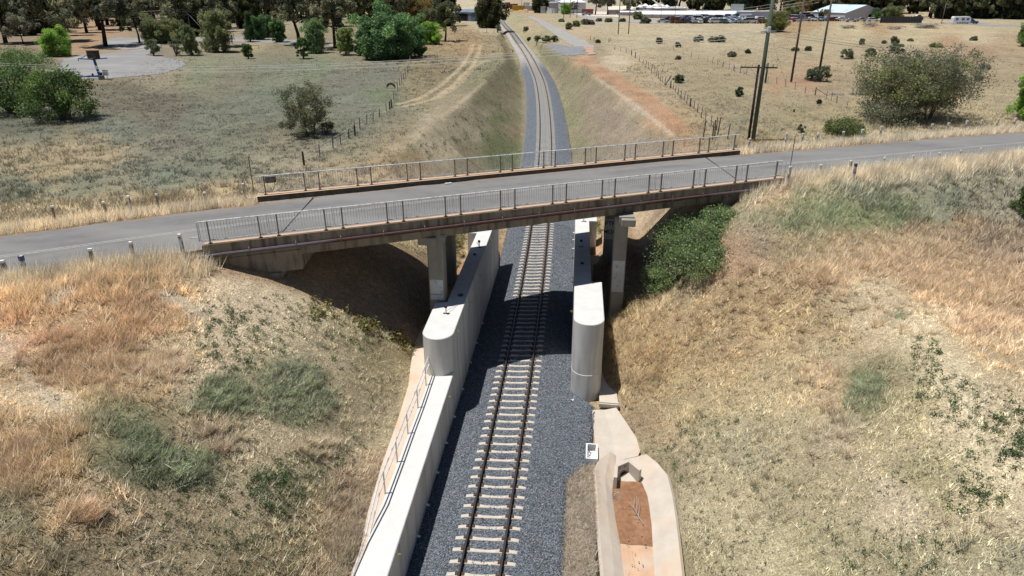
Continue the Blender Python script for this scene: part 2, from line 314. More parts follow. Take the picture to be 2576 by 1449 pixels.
# u, v, r, g, b, cover (grass density 0..1), height of grass, hue type
CP = np.array([
 # left foreground
 (20,700,192,158,108,.95,.55),(120,720,196,160,108,.95,.55),(260,690,196,160,110,.95,.6),(420,650,186,150,100,.9,.55),(480,700,168,142,105,.6,.4),
 (60,800,180,140,96,.8,.4),(180,780,178,144,104,.85,.45),(300,800,172,138,96,.9,.5),(380,780,172,138,98,.85,.5),(30,860,175,145,115,.45,.3),
 (60,950,150,128,98,.6,.35),(160,930,160,130,90,.8,.45),(280,950,165,135,95,.85,.5),(380,930,160,135,98,.7,.4),(90,1000,165,148,122,.3,.2),(440,900,168,148,118,.5,.3),
 (560,700,172,155,128,.15,.15),(640,730,180,164,138,.10,.12),(720,760,175,160,132,.18,.15),(560,790,180,164,136,.18,.15),(620,850,178,162,134,.18,.18),(700,830,176,162,134,.22,.18),
 (800,790,160,148,118,.35,.2),(900,830,148,136,102,.5,.25),(980,870,140,130,95,.55,.25),(1020,850,128,112,72,.7,.35),(850,880,158,146,118,.35,.2),(950,930,142,130,98,.45,.22),
 (540,930,176,158,132,.25,.2),(600,990,110,118,84,.8,.25),(560,970,105,118,80,.8,.25),(720,960,112,116,92,.8,.25),(790,990,118,120,92,.75,.25),(740,1040,118,120,90,.7,.25),(650,940,160,148,120,.3,.2),
 (870,1000,150,138,110,.4,.2),(930,1050,148,136,108,.4,.22),(660,1100,162,148,120,.35,.22),(760,1150,155,142,112,.4,.25),(850,1150,158,145,118,.4,.25),(540,1060,150,132,104,.5,.3),
 (380,1130,96,108,72,.85,.3),(440,1170,104,110,80,.8,.3),(340,1160,110,112,82,.8,.3),(300,1040,126,120,84,.7,.3),(230,1100,128,120,86,.7,.35),(130,1130,164,136,92,.85,.5),(50,1150,160,130,88,.85,.5),
 (210,1290,178,150,112,.8,.35),(60,1300,122,116,86,.75,.35),(140,1400,128,120,92,.7,.35),(40,1430,140,122,88,.7,.35),(300,1400,140,126,98,.55,.28),(420,1300,146,132,104,.45,.25),(500,1400,138,126,96,.5,.28),
 (620,1250,150,136,108,.4,.22),(700,1250,128,122,92,.55,.25),(620,1400,134,122,92,.5,.28),(740,1390,138,126,96,.5,.28),(840,1300,150,128,98,.75,.35),(900,1200,148,126,98,.6,.3),(820,1420,142,122,92,.75,.38),(760,1300,142,128,98,.5,.25),
 # left verges and field
 (60,540,208,180,132,.95,.5),(200,530,210,182,134,.95,.5),(400,510,205,174,124,.95,.5),(560,490,198,166,118,.9,.45),(620,470,190,160,116,.85,.4),
 (40,480,120,122,98,.7,.3),(200,470,126,124,100,.7,.3),(400,450,128,128,106,.7,.3),(520,430,124,122,100,.65,.3),(620,420,134,126,102,.6,.3),
 (60,400,188,156,112,.8,.35),(160,410,192,158,112,.8,.35),(260,390,182,150,108,.75,.3),(330,430,140,130,104,.65,.3),(60,330,132,126,104,.6,.3),(300,330,134,132,112,.6,.25),(420,370,140,128,106,.6,.25),
 (560,350,136,130,106,.6,.25),(660,400,158,142,112,.65,.3),(740,380,152,134,106,.65,.3),(500,300,142,136,114,.6,.25),(420,270,132,118,98,.6,.25),(330,250,136,120,98,.6,.25),(620,260,136,134,112,.55,.22),
 (700,230,134,136,110,.5,.22),(560,210,142,130,106,.5,.2),(400,190,178,154,120,.6,.2),(520,190,150,146,108,.5,.2),(700,190,138,136,108,.5,.2),(850,200,136,128,110,.5,.2),(950,190,134,128,112,.5,.2),(900,260,138,136,116,.5,.22),
 (860,330,142,134,110,.6,.25),(900,380,150,136,106,.6,.28),(930,300,144,136,112,.55,.25),(800,170,134,138,104,.5,.2),(960,240,130,134,98,.5,.2),(900,150,150,136,108,.5,.2),
 # strip right of left fence
 (1060,120,172,146,104,.7,.25),(1100,90,182,156,112,.7,.25),(1180,90,178,148,104,.75,.25),(1080,180,166,140,100,.7,.28),(1050,220,172,146,104,.7,.28),(980,300,158,144,116,.6,.25),(1000,330,168,148,112,.6,.25),
 (1180,130,180,148,104,.7,.25),(1240,120,172,152,112,.7,.25),(1210,60,200,184,150,.6,.2),(1240,170,150,144,108,.6,.25),(1290,190,152,144,100,.6,.25),(1270,230,150,140,104,.6,.22),
 (1250,300,128,134,86,.6,.22),(1270,350,120,132,80,.65,.22),(1255,380,118,132,80,.65,.22),(1230,250,150,142,106,.5,.2),(1190,330,172,160,130,.4,.18),(1130,320,190,174,142,.3,.15),(1060,370,204,184,150,.2,.12),(1110,380,200,182,148,.2,.12),(1220,290,168,158,128,.4,.16),
 (1180,380,152,140,106,.4,.2),(1020,390,176,150,108,.55,.25),(950,420,174,146,106,.65,.3),(1150,270,168,150,120,.4,.2),(870,430,166,142,108,.65,.3),(760,430,168,144,112,.65,.3),
 (1300,260,150,142,108,.45,.18),(1290,330,150,134,104,.4,.18),
 # right of track
 (1400,150,150,146,112,.55,.22),(1440,200,150,142,108,.55,.22),(1418,240,148,146,106,.5,.2),(1440,300,142,146,102,.5,.2),(1458,370,148,144,106,.5,.2),(1450,240,156,144,118,.45,.16),(1478,310,158,142,120,.45,.16),(1500,385,160,144,122,.45,.16),(1420,200,158,146,116,.45,.16),(1500,250,160,142,122,.45,.16),(1550,300,160,142,124,.45,.16),(1600,370,164,146,128,.45,.16),(1520,290,158,140,122,.45,.16),(1560,350,162,144,126,.4,.16),(1480,215,156,142,118,.4,.16),(1530,330,160,142,124,.4,.16),
 (1530,220,160,144,116,.4,.2),(1480,180,150,144,110,.5,.2),(1640,360,164,146,122,.45,.18),(1600,270,178,160,136,.25,.15),
 (1470,150,200,150,112,.1,.1),(1500,180,188,140,100,.25,.12),(1560,210,190,146,106,.25,.15),(1620,250,190,142,100,.25,.15),(1680,300,192,148,104,.35,.2),(1720,340,190,152,108,.5,.25),(1540,160,206,186,156,.25,.12),
 (1500,130,165,150,115,.4,.15),(1600,190,196,172,132,.7,.28),(1680,240,196,172,134,.75,.3),(1740,290,192,166,122,.75,.3),(1800,330,190,166,122,.75,.3),(1640,200,196,174,136,.7,.28),
 (1340,60,196,172,136,.4,.15),(1400,50,186,170,134,.45,.15),(1350,90,178,166,124,.5,.2),(1440,90,196,172,136,.3,.12),(1300,45,176,168,128,.5,.15),(1320,115,170,160,112,.5,.2),
 # right paddock
 (1550,110,198,178,140,.55,.18),(1600,90,200,182,144,.5,.15),(1700,80,202,184,148,.5,.15),(1700,130,188,168,132,.5,.18),(1800,100,196,178,142,.5,.15),(1900,90,196,178,142,.5,.15),(1750,170,178,158,122,.5,.18),
 (1850,160,176,156,120,.5,.18),(1950,140,182,162,126,.5,.18),(2050,110,192,172,134,.5,.15),(2150,80,200,180,140,.5,.15),(2300,90,202,182,142,.5,.15),(2450,90,206,186,146,.5,.15),(2200,130,180,160,126,.5,.18),
 (2350,140,178,154,120,.5,.18),(2450,130,180,146,112,.45,.18),(2540,110,186,158,122,.5,.18),(2400,110,190,150,112,.45,.18),(2540,170,178,156,120,.5,.18),(2450,200,180,158,120,.55,.2),(2520,250,186,166,126,.6,.22),
 (1780,230,176,158,120,.6,.22),(1850,270,172,154,118,.6,.25),(1900,250,176,160,122,.6,.25),(2000,240,180,162,124,.6,.22),(2100,220,176,156,120,.5,.2),(1960,207,190,128,92,.1,.08),(2010,212,188,130,96,.1,.08),(1985,195,180,156,122,.4,.15),(1990,225,180,158,120,.5,.2),(1930,205,178,158,122,.5,.2),(2060,212,180,150,116,.4,.2),
 (2000,300,178,160,118,.65,.25),(2100,290,182,164,120,.65,.25),(1850,320,160,148,116,.6,.25),(1950,320,168,152,116,.6,.25),(2050,335,184,164,120,.7,.28),(2150,300,190,170,126,.7,.28),(2450,290,196,174,130,.7,.28),
 (1900,345,200,172,124,.9,.4),(2050,350,214,190,146,.95,.45),(2200,340,214,190,146,.95,.45),(2350,318,212,188,142,.95,.45),(2500,305,212,188,142,.95,.45),
 # right embankment and slopes
 (2050,440,202,178,130,.9,.5),(2150,420,204,180,134,.9,.5),(2300,395,208,186,140,.95,.55),(2450,375,208,186,142,.95,.55),(2560,370,210,188,144,.95,.55),
 (1960,500,172,150,108,.7,.3),(2050,490,150,146,104,.75,.35),(2150,480,142,142,112,.8,.4),(2300,460,150,144,118,.8,.4),(2450,440,156,150,122,.8,.4),(2550,440,150,140,118,.8,.4),
 (1900,540,150,140,104,.7,.3),(2000,560,128,130,88,.75,.35),(2120,540,126,134,84,.8,.4),(2250,530,118,128,84,.8,.4),(2380,510,138,140,116,.8,.4),(2500,510,156,148,124,.8,.4),
 (1860,620,160,126,96,.5,.3),(1830,660,176,134,102,.4,.25),(1900,600,160,140,112,.6,.3),(2000,610,166,142,102,.8,.35),(2150,600,168,142,102,.8,.35),(2300,600,172,142,102,.85,.4),(2450,580,176,144,104,.85,.4),(2550,620,164,134,104,.8,.4),
 (1900,700,182,152,108,.8,.35),(2050,680,182,148,104,.85,.4),(2200,680,184,148,102,.85,.4),(2350,700,180,144,98,.85,.4),(2500,720,180,144,98,.85,.4),(2560,900,186,156,116,.7,.35),(2480,850,184,150,108,.7,.35),
 (1700,720,176,152,112,.7,.35),(1620,780,182,152,104,.85,.45),(1600,860,184,154,102,.9,.5),(1620,950,182,152,102,.9,.45),(1720,800,180,150,106,.8,.35),(1800,780,182,154,108,.75,.35),(1750,900,178,150,106,.75,.35),
 (1680,1000,170,146,102,.7,.3),(1850,880,186,158,114,.65,.3),(1950,800,184,156,110,.7,.32),(2050,820,182,156,112,.7,.32),(2150,770,190,168,132,.35,.2),(2200,790,192,170,136,.3,.18),(2160,738,196,176,140,.15,.12),
 (2330,860,194,174,138,.25,.15),(2400,940,200,182,146,.15,.12),(2450,1040,202,184,148,.15,.12),(2520,1150,198,180,144,.2,.12),(2560,1250,196,178,142,.25,.15),(2500,950,180,160,124,.5,.25),(2560,1050,184,164,130,.5,.25),
 (1640,1080,160,134,100,.5,.25),(1750,1060,162,148,112,.5,.25),(1850,1000,176,154,112,.55,.25),(1950,950,172,150,110,.6,.25),(2060,960,188,160,118,.6,.28),(2170,950,140,134,88,.7,.3),(2200,1000,136,130,88,.7,.3),(2130,910,176,156,120,.5,.25),
 (2280,1000,168,152,112,.55,.25),(1720,1170,150,136,104,.45,.22),(1850,1130,160,148,116,.45,.22),(1980,1080,168,152,116,.5,.25),(2100,1090,176,158,126,.5,.25),(2250,1120,172,156,118,.5,.22),(2350,1200,158,148,104,.5,.22),
 (1800,1280,168,154,120,.4,.2),(1950,1220,166,152,116,.45,.2),(2100,1230,172,156,120,.45,.2),(2250,1260,186,168,138,.3,.15),(1760,1400,162,148,112,.5,.25),(1900,1400,172,160,124,.4,.18),(2050,1380,168,156,116,.45,.2),
 (2200,1400,158,148,108,.5,.22),(2350,1350,170,156,120,.5,.22),(2450,1420,160,150,116,.5,.25),(2550,1430,150,142,112,.5,.25),(2440,1250,186,168,130,.35,.2),
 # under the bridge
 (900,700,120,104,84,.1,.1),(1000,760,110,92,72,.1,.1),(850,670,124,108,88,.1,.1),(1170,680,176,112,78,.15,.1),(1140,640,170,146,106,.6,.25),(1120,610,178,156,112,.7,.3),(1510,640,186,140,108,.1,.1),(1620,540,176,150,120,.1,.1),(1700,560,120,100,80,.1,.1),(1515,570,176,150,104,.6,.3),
 # far left park and yards
 (100,120,150,128,106,.2,.1),(230,120,176,138,102,.1,.1),(300,130,172,140,108,.1,.1),(400,100,140,126,110,.2,.1),(560,100,150,138,112,.3,.12),(700,130,140,130,104,.4,.15),(650,95,176,158,116,.3,.12),(620,75,150,140,120,.2,.1),(850,120,150,136,104,.4,.15),(1000,80,150,140,100,.4,.15),
 (1200,30,206,190,160,.4,.12),(1250,20,196,182,150,.3,.1),(1450,35,190,172,136,.4,.12),(1600,55,196,176,138,.4,.12),(1500,25,186,174,158,.1,.05),(1900,45,196,180,148,.3,.1),(2000,58,186,150,106,.6,.25),(2200,58,192,156,110,.6,.25),(2380,62,200,176,136,.5,.15),(2500,40,170,160,140,.3,.1),(2500,60,196,176,136,.5,.15),(1750,30,190,176,150,.2,.1),(700,40,160,150,120,.3,.1),(1310,25,180,160,130,.3,.1),
], float)
CPc = np.array([lin(*c) for c in CP[:, 2:5]])
def ground_attr(x, y, z):
    """colour (albedo), grass cover and grass height for points of the ground"""
    x = np.asarray(x, float); y = np.asarray(y, float); z = np.asarray(z, float)
    wx = x + 1.1 * (fbm(x / 2.2, y / 2.2, 3) - .5) * (1 + y * .02); wy = y + 2.2 * (fbm(x / 2.2 + 40, y / 2.2, 3) - .5) * (1 + y * .02)
    yy = np.maximum(wy, 3.0)
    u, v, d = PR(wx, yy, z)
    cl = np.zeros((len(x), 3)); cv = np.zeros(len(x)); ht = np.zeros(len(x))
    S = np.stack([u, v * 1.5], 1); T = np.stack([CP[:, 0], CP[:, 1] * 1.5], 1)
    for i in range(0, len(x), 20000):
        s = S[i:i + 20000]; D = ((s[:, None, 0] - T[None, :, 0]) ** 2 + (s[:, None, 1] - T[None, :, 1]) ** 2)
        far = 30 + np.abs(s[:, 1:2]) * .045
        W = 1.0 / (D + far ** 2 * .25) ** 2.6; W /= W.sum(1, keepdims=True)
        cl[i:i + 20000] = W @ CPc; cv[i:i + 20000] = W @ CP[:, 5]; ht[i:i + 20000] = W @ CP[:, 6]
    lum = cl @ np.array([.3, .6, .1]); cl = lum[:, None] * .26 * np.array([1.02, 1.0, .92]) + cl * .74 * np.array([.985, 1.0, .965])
    nl_ = (sstep(-4, -6, x) * (1 - sstep(32, 35, y)) * (1 - cv * .7))[:, None]; cl = cl * (1 + nl_ * np.array([.50, .42, .36]))  # soil colour lightened on the near left slope to offset its weak sun
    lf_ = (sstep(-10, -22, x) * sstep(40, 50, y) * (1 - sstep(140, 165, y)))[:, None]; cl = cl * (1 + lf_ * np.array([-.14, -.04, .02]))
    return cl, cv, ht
# painted ground features: world polylines with half width, colour, strength
def band(x, y, P, hw, soft=.5):
    best = np.full(x.shape, 1e9)
    for a, b in zip(P[:-1], P[1:]):
        a = np.array(a[:2]); b = np.array(b[:2]); dd = b - a; L = dd @ dd + 1e-9
        t = np.clip(((x - a[0]) * dd[0] + (y - a[1]) * dd[1]) / L, 0, 1)
        best = np.minimum(best, np.hypot(x - a[0] - t * dd[0], y - a[1] - t * dd[1]))
    n = (fbm(x * 1.1, y * 1.1, 3) - .5) * hw * 1.0
    return 1 - sstep(hw * (1 - soft), hw * (1 + soft * .6), best + n)
BANDS = []
def addband(pix, hw, rgb, k, cov=.08):
    BANDS.append(([GT(u, v) for u, v in pix], hw, np.array(lin(*rgb)) * .8 + .2 * np.mean(lin(*rgb)), k * .72, cov))
addband([(1000, 262), (1060, 245), (1110, 215), (1160, 170), (1185, 130), (1190, 112)], .42, (214, 190, 150), .85)
addband([(1015, 268), (1090, 250), (1140, 215), (1190, 165), (1205, 130), (1210, 112)], .42, (214, 190, 150), .85)
addband([(1100, 250), (1160, 210), (1200, 165), (1225, 150)], .35, (208, 184, 142), .6)
addband([(1165, 158), (1225, 154)], 1.0, (220, 196, 158), .8)
addband([(1462, 150), (1530, 195), (1620, 255), (1700, 330)], 1.0, (188, 138, 102), 1.0)
addband([(1480, 150), (1560, 200), (1640, 250), (1720, 325)], .8, (192, 138, 98), .8)
addband([(1500, 195), (1580, 252), (1640, 297), (1700, 348)], .22, (206, 190, 170), .85)
addband([(1225, 203), (1175, 245), (1120, 290), (1070, 335)], .35, (196, 178, 146), .7)
addband([(1500, 165), (1570, 160)], 1.6, (208, 190, 160), .7)
addband([(0, 845), (60, 920), (110, 985), (180, 1060)], .22, (182, 168, 146), .7)
addband([(230, 1190), (300, 1270), (400, 1370)], .16, (172, 158, 136), .6)
addband([(410, 745), (450, 760), (500, 785)], .45, (170, 164, 150), .75)
addband([(150, 735), (140, 755)], .4, (170, 166, 158), .7)
addband([(1975, 476), (1930, 492), (1895, 520)], .45, (178, 146, 112), .85, .02)
addband([(470, 690), (560, 672), (640, 690)], .35, (186, 170, 146), .6)
addband([(1940, 140), (2030, 135), (2180, 128), (2576, 118)], .8, (176, 156, 124), .35, .3)
# ------------------------------------------------------------------ ground sheet
def axis(lo, hi, f0, f1, step, gr):
    a = list(np.arange(f0, f1, step)); s = step; b = f1
    while b < hi: a.append(b); s *= gr; b += s
    a.append(hi); s = step; b = f0 - step; L = []
    while b > lo: L.append(b); s *= gr; b -= s
    L.append(lo); return np.array(L[::-1] + a)
gx = axis(-2500, 2500, -30, 34, .27, 1.022); gy = axis(-60, 4000, 6, 66, .3, 1.0135)
X, Y = np.meshgrid(gx, gy, indexing='ij'); Z = H(X.ravel(), Y.ravel()).reshape(X.shape)
nx, ny = X.shape
V = np.stack([X.ravel(), Y.ravel(), Z.ravel()], 1)
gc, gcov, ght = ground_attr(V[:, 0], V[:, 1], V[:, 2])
base_soil = np.array(lin(186, 168, 138))
def paint(x, y, c, cov):
    for P, hw, rgb, k, cv in BANDS:
        m = band(x, y, P, hw) * k; c = c * (1 - m[:, None]) + rgb * m[:, None]; cov = cov * (1 - m) + cv * m
    rd = np.abs(road_dist(x, y)); e = (1 - sstep(3.5, 4.6, rd)) * (y < 130); c = c * (1 - e[:, None]) + np.array(lin(150, 125, 100)) * e[:, None]; cov = cov * (1 - e)
    return c, cov
gc, gcov = paint(V[:, 0], V[:, 1], gc, gcov)
mott = (fbm(V[:, 0] / 1.7, V[:, 1] / 1.7, 4) - .5); mott2 = (fbm(V[:, 0] / 9, V[:, 1] / 9 + 30, 4) - .5)
gc = gc * (1 + .35 * mott[:, None] + .3 * mott2[:, None])
gsoil = gc * .8 + base_soil * .2 * (1 - gcov[:, None])
i0 = (np.arange(nx - 1)[:, None] * ny + np.arange(ny - 1)[None, :]).ravel()
loops = np.stack([i0, i0 + ny, i0 + ny + 1, i0 + 1], 1).ravel()
def ground_material():
    m = bpy.data.materials.new('dry_ground'); m.use_nodes = True; n = m.node_tree; b = n.nodes['Principled BSDF']; L = n.links.new
    b.inputs['Roughness'].default_value = .95; b.inputs['Specular IOR Level'].default_value = .1
    tc = n.nodes.new('ShaderNodeTexCoord'); a = n.nodes.new('ShaderNodeVertexColor'); a.layer_name = 'Col'
    out = a.outputs[0]; hs = []
    for sc, amp, det, st in ((.55, .15, 6, (1, .6, 1)), (3.2, .26, 6, (1, 1, 1)), (14, .58, 5, (1, 1, 1)), (55, .55, 3, (1, 1, 1))):
        mp = n.nodes.new('ShaderNodeMapping'); mp.inputs['Scale'].default_value = st; L(tc.outputs['Object'], mp.inputs[0])
        t = n.nodes.new('ShaderNodeTexNoise'); t.inputs['Scale'].default_value = sc; t.inputs['Detail'].default_value = det; t.inputs['Roughness'].default_value = .7; L(mp.outputs[0], t.inputs[0])
        r = n.nodes.new('ShaderNodeMapRange'); r.inputs[1].default_value = .32; r.inputs[2].default_value = .68; r.inputs[3].default_value = 1 - amp; r.inputs[4].default_value = 1 + amp; L(t.outputs[0], r.inputs[0])
        v = n.nodes.new('ShaderNodeVectorMath'); v.operation = 'SCALE'; L(out, v.inputs[0]); L(r.outputs[0], v.inputs[3]); out = v.outputs[0]; hs.append(t)
    L(out, b.inputs['Base Color'])
    ad = n.nodes.new('ShaderNodeMath'); ad.operation = 'ADD'; L(hs[2].outputs[0], ad.inputs[0]); L(hs[1].outputs[0], ad.inputs[1])
    bp = n.nodes.new('ShaderNodeBump'); bp.inputs['Strength'].default_value = .8; bp.inputs['Distance'].default_value = .12; L(ad.outputs[0], bp.inputs['Height']); L(bp.outputs[0], b.inputs['Normal'])
    return m
M['ground'] = ground_material()
GK = .90
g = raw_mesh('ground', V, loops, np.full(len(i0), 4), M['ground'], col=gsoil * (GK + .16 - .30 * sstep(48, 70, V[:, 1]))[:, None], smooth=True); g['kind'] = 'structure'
# ------------------------------------------------------------------ road, car park and gravel surfaces
def strip_poly(P):
    P = np.array(P); t = np.gradient(P, axis=0); t /= np.linalg.norm(t, axis=1)[:, None]; return P, np.stack([-t[:, 1], t[:, 0]], 1)
def resample(P, step):
    P = np.array(P, float); s = np.concatenate([[0], np.cumsum(np.linalg.norm(np.diff(P, axis=0), axis=1))]); q = np.arange(0, s[-1], step)
    return np.stack([np.interp(q, s, P[:, k]) for k in range(P.shape[1])], 1)
RP, RN = strip_poly(resample(RD, .6))
def road_ribbon(name, offs, z, m, wob=0., sel=None, crown=True):
    V = []; F = []; n = len(offs); c = 0
    idx = [i for i in range(len(RP)) if sel is None or sel(RP[i])]
    for i in idx:
        for k, o in enumerate(offs):
            w_ = wob * (float(fbm(RP[i, 0] * .8 + o, RP[i, 1] * .8, 3)) - .5) * 2 if k in (0, n - 1) else 0
            p = RP[i] + RN[i] * (o + w_); V.append((p[0], p[1], z + (.05 * (1 - (o / 3.5) ** 2) if crown else 0)))
    for i in range(len(idx) - 1):
        for k in range(n - 1): a = i * n + k; F.append((a, a + n, a + n + 1, a + 1))
    b = MB(); b.add(V, [f[::-1] for f in F]); ob = b.build(name, m)
    if name == 'road':
        oo = np.tile(np.array(offs), len(idx)); ss = np.repeat(np.arange(len(idx)) * .6, n); tr = sum(np.exp(-((oo - c_) / .28) ** 2) for c_ in (-2.35, -.85, .95, 2.5))
        c = np.array([.158, .156, .155])[None] * (1 + .13 * tr + .30 * (fbm(ss / 9, oo * 1.6, 3) - .5) + .18 * (fbm(ss / 1.5 + 60, oo * 3, 2) - .5))[:, None]
        e = (sstep(2.85, 3.4, oo + .5 * (fbm(ss / 1.2, oo * 0 + 5, 3) - .5)) + sstep(-2.65, -3.0, oo + .4 * (fbm(ss / 1.2, oo * 0 + 9, 3) - .5)))[:, None].clip(0, 1) * .6
        c = c * (1 - e) + np.array(lin(150, 128, 106)) * .8 * e; at = ob.data.color_attributes.new('Col', 'FLOAT_COLOR', 'POINT'); q = np.ones((len(V), 4), np.float32); q[:, :3] = c; at.data.foreach_set('color', q.ravel())
    return ob
r = road_ribbon('road', list(np.linspace(-3.0, 3.45, 23)), RZ, M['asphalt'], .22); r['kind'] = 'structure'
lm = road_ribbon('road_markings', [-.16, -.08], RZ + .055, M['line'], crown=False); lm['kind'] = 'structure'
l2 = road_ribbon('road_markings', [.05, .13], RZ + .055, M['line'], crown=False); l2['kind'] = 'structure'
def drape(name, pix, m, lift=.05, step=1.0):
    """flat sheet laid on the ground inside a polygon"""
    P = np.array([GT(u, v)[:2] for u, v in pix]); lo = P.min(0) - step; hi = P.max(0) + step
    xs = np.arange(lo[0], hi[0], step); ys = np.arange(lo[1], hi[1], step * 1.5)
    XX, YY = np.meshgrid(xs, ys, indexing='ij'); q = np.stack([XX.ravel(), YY.ravel()], 1)
    q += (np.stack([fbm(q[:, 0] / 3, q[:, 1] / 3, 3), fbm(q[:, 0] / 3 + 50, q[:, 1] / 3, 3)], 1) - .5) * 0
    ins = np.zeros(len(q), bool); n = len(P); jx = q[:, 0] + 1.2 * (fbm(q[:, 0] / 4, q[:, 1] / 4, 3) - .5); jy = q[:, 1]
    for i in range(n):
        a, b = P[i], P[(i + 1) % n]; c = ((a[1] > jy) != (b[1] > jy)) & (jx < (b[0] - a[0]) * (jy - a[1]) / (b[1] - a[1] + 1e-12) + a[0]); ins ^= c
    W, Hh = len(xs), len(ys); I = (np.arange(W - 1)[:, None] * Hh + np.arange(Hh - 1)[None, :]).ravel()
    keep = ins[I] & ins[I + Hh] & ins[I + Hh + 1] & ins[I + 1]; I = I[keep]
    V = np.stack([q[:, 0], q[:, 1], H(q[:, 0], q[:, 1]) + lift], 1)
    o = raw_mesh(name, V, np.stack([I, I + Hh, I + Hh + 1, I + 1], 1).ravel(), np.full(len(I), 4), m, smooth=True); o['kind'] = 'structure'; return o
M['carpark'] = mat('pale_asphalt', (.23, .226, .224), .9, var=.10, scale=.5, bump=.3, bscale=20, stain=((.30, .29, .275), .12, .5, .7, (1, 1, 1)))
M['gravel'] = mat('grey_gravel', (.29, .28, .27), .95, var=.18, scale=1.5, bump=.6, bscale=8, stain=((.40, .35, .28), .3, .5, .75, (1, 1, 1)))
M['gravel_dark'] = mat('bluish_gravel', (.20, .205, .22), .95, var=.22, scale=2.5, bump=.6, bscale=8)
M['gravel_red'] = mat('red_gravel', (.40, .26, .19), .95, var=.14, scale=1.5, bump=.4, bscale=8)
drape('car_park', [(140, 152), (200, 140), (330, 128), (372, 118), (400, 120), (415, 124), (380, 138), (440, 146), (480, 156), (470, 168), (440, 180), (400, 188), (330, 194), (270, 199), (200, 200), (130, 190)], M['carpark'], .05, .8)
drape('park_road', [(240, 122), (250, 100), (300, 92), (420, 98), (560, 92), (760, 100), (900, 116), (900, 122), (740, 112), (520, 104), (400, 116), (372, 121), (300, 128)], M['carpark'], .04, 1.2)
drape('gravel_track', [(1318, 41), (1345, 42), (1392, 62), (1440, 85), (1480, 104), (1500, 118), (1497, 130), (1460, 126), (1420, 108), (1380, 80), (1350, 56)], M['gravel'], .05, .7)
drape('gravel_pad', [(1368, 114), (1400, 112), (1440, 117), (1470, 117), (1478, 138), (1420, 143), (1390, 134)], M['gravel_dark'], .06, .6)
drape('red_gravel_pad', [(1462, 118), (1496, 119), (1506, 138), (1478, 140)], M['gravel_red'], .12, .6)
drape('yard_road', [(1440, 38), (1520, 46), (1640, 50), (1760, 50), (1760, 58), (1640, 60), (1560, 56), (1470, 52)], M['gravel'], .06, 2.0)
drape('yard_apron', [(1430, 28), (1560, 30), (1560, 44), (1480, 42), (1440, 38)], mat('pale_yard', (.55, .50, .43), .95, var=.1, scale=.3), .08, 2.0)
drape('highway', [(2360, 56), (2460, 56), (2600, 66), (2600, 76), (2460, 64), (2360, 60)], M['carpark'], .05, 2.0)
# ------------------------------------------------------------------ ballast bed
def bal_edges(y):
    L = np.interp(y, [0, 28, 49, 52, 150, 175, 420], [-2.98, -3.18, -3.05, -3.0, -3.0, -2.4, -2.2])
    R = np.interp(y, [0, 24.6, 25.8, 30.6, 31.2, 51, 53, 150, 175, 420], [3.0, 3.05, 4.02, 4.3, 3.6, 3.25, 3.4, 3.0, 2.5, 2.3])
    return L, R
def bal_z(o, y):
    L, R = bal_edges(y); c = cant(y)
    core = c * np.clip(o, -1.45, 1.45) - .055
    sh = np.where(o > 0, np.clip((o - 1.5) / np.maximum(R - 1.5, .1), 0, 1), np.clip((-o - 1.5) / np.maximum(-L - 1.5, .1), 0, 1))
    return zt(y) + core - .42 * sh ** 1.2 + .03 * (fbm(o * 2.2, y * 2.2, 3) - .5)
ys = np.concatenate([np.arange(8, 60, .2), np.arange(60, 170, .6), np.arange(170, 421, 2.0)]); ks = np.linspace(0, 1, 34)
L_, R_ = bal_edges(ys); wob = .14 * (fbm(ys * .9, ys * 0 + 3, 3) - .5) * (ys > 52)
O = (L_ + wob)[:, None] + ks[None, :] * (R_ - L_)[:, None]
YY = np.repeat(ys[:, None], 34, 1); tang = np.gradient(xt(ys), ys); nn = 1 / np.hypot(1, tang)
BX = xt(ys)[:, None] + O * nn[:, None]; BY = YY - O * (tang * nn)[:, None]
BZ = bal_z(O, YY); BZ[:, 0] -= .12; BZ[:, -1] -= .12
BV = np.stack([BX.ravel(), BY.ravel(), BZ.ravel()], 1); n1, n2 = O.shape
I = (np.arange(n1 - 1)[:, None] * n2 + np.arange(n2 - 1)[None, :]).ravel()
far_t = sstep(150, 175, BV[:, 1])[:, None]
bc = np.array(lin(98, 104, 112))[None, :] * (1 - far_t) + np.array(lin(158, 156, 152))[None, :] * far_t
edge_t = np.clip(1 - np.abs(np.stack([O - L_[:, None], R_[:, None] - O], -1)).min(-1).ravel() / .35, 0, 1)[:, None] * (BV[:, 1:2] > 52) * .5
bc = bc * (1 - edge_t) + np.array(lin(150, 132, 118)) * edge_t
def ballast_material():
    m = bpy.data.materials.new('ballast'); m.use_nodes = True; n = m.node_tree; b = n.nodes['Principled BSDF']; L = n.links.new
    b.inputs['Roughness'].default_value = .85; b.inputs['Specular IOR Level'].default_value = .25
    tc = n.nodes.new('ShaderNodeTexCoord'); a = n.nodes.new('ShaderNodeVertexColor'); a.layer_name = 'Col'
    vo = n.nodes.new('ShaderNodeTexVoronoi'); vo.inputs['Scale'].default_value = 17; L(tc.outputs['Object'], vo.inputs[0])
    sp = n.nodes.new('ShaderNodeSeparateColor'); L(vo.outputs['Color'], sp.inputs[0])
    r = n.nodes.new('ShaderNodeMapRange'); r.inputs[3].default_value = .35; r.inputs[4].default_value = 1.75; L(sp.outputs[0], r.inputs[0])
    v = n.nodes.new('ShaderNodeVectorMath'); v.operation = 'SCALE'; L(a.outputs[0], v.inputs[0]); L(r.outputs[0], v.inputs[3])
    L(v.outputs[0], b.inputs['Base Color'])
    bp = n.nodes.new('ShaderNodeBump'); bp.inputs['Strength'].default_value = 1; bp.inputs['Distance'].default_value = .05; bp.invert = True
    L(vo.outputs['Distance'], bp.inputs['Height']); L(bp.outputs[0], b.inputs['Normal'])
    return m
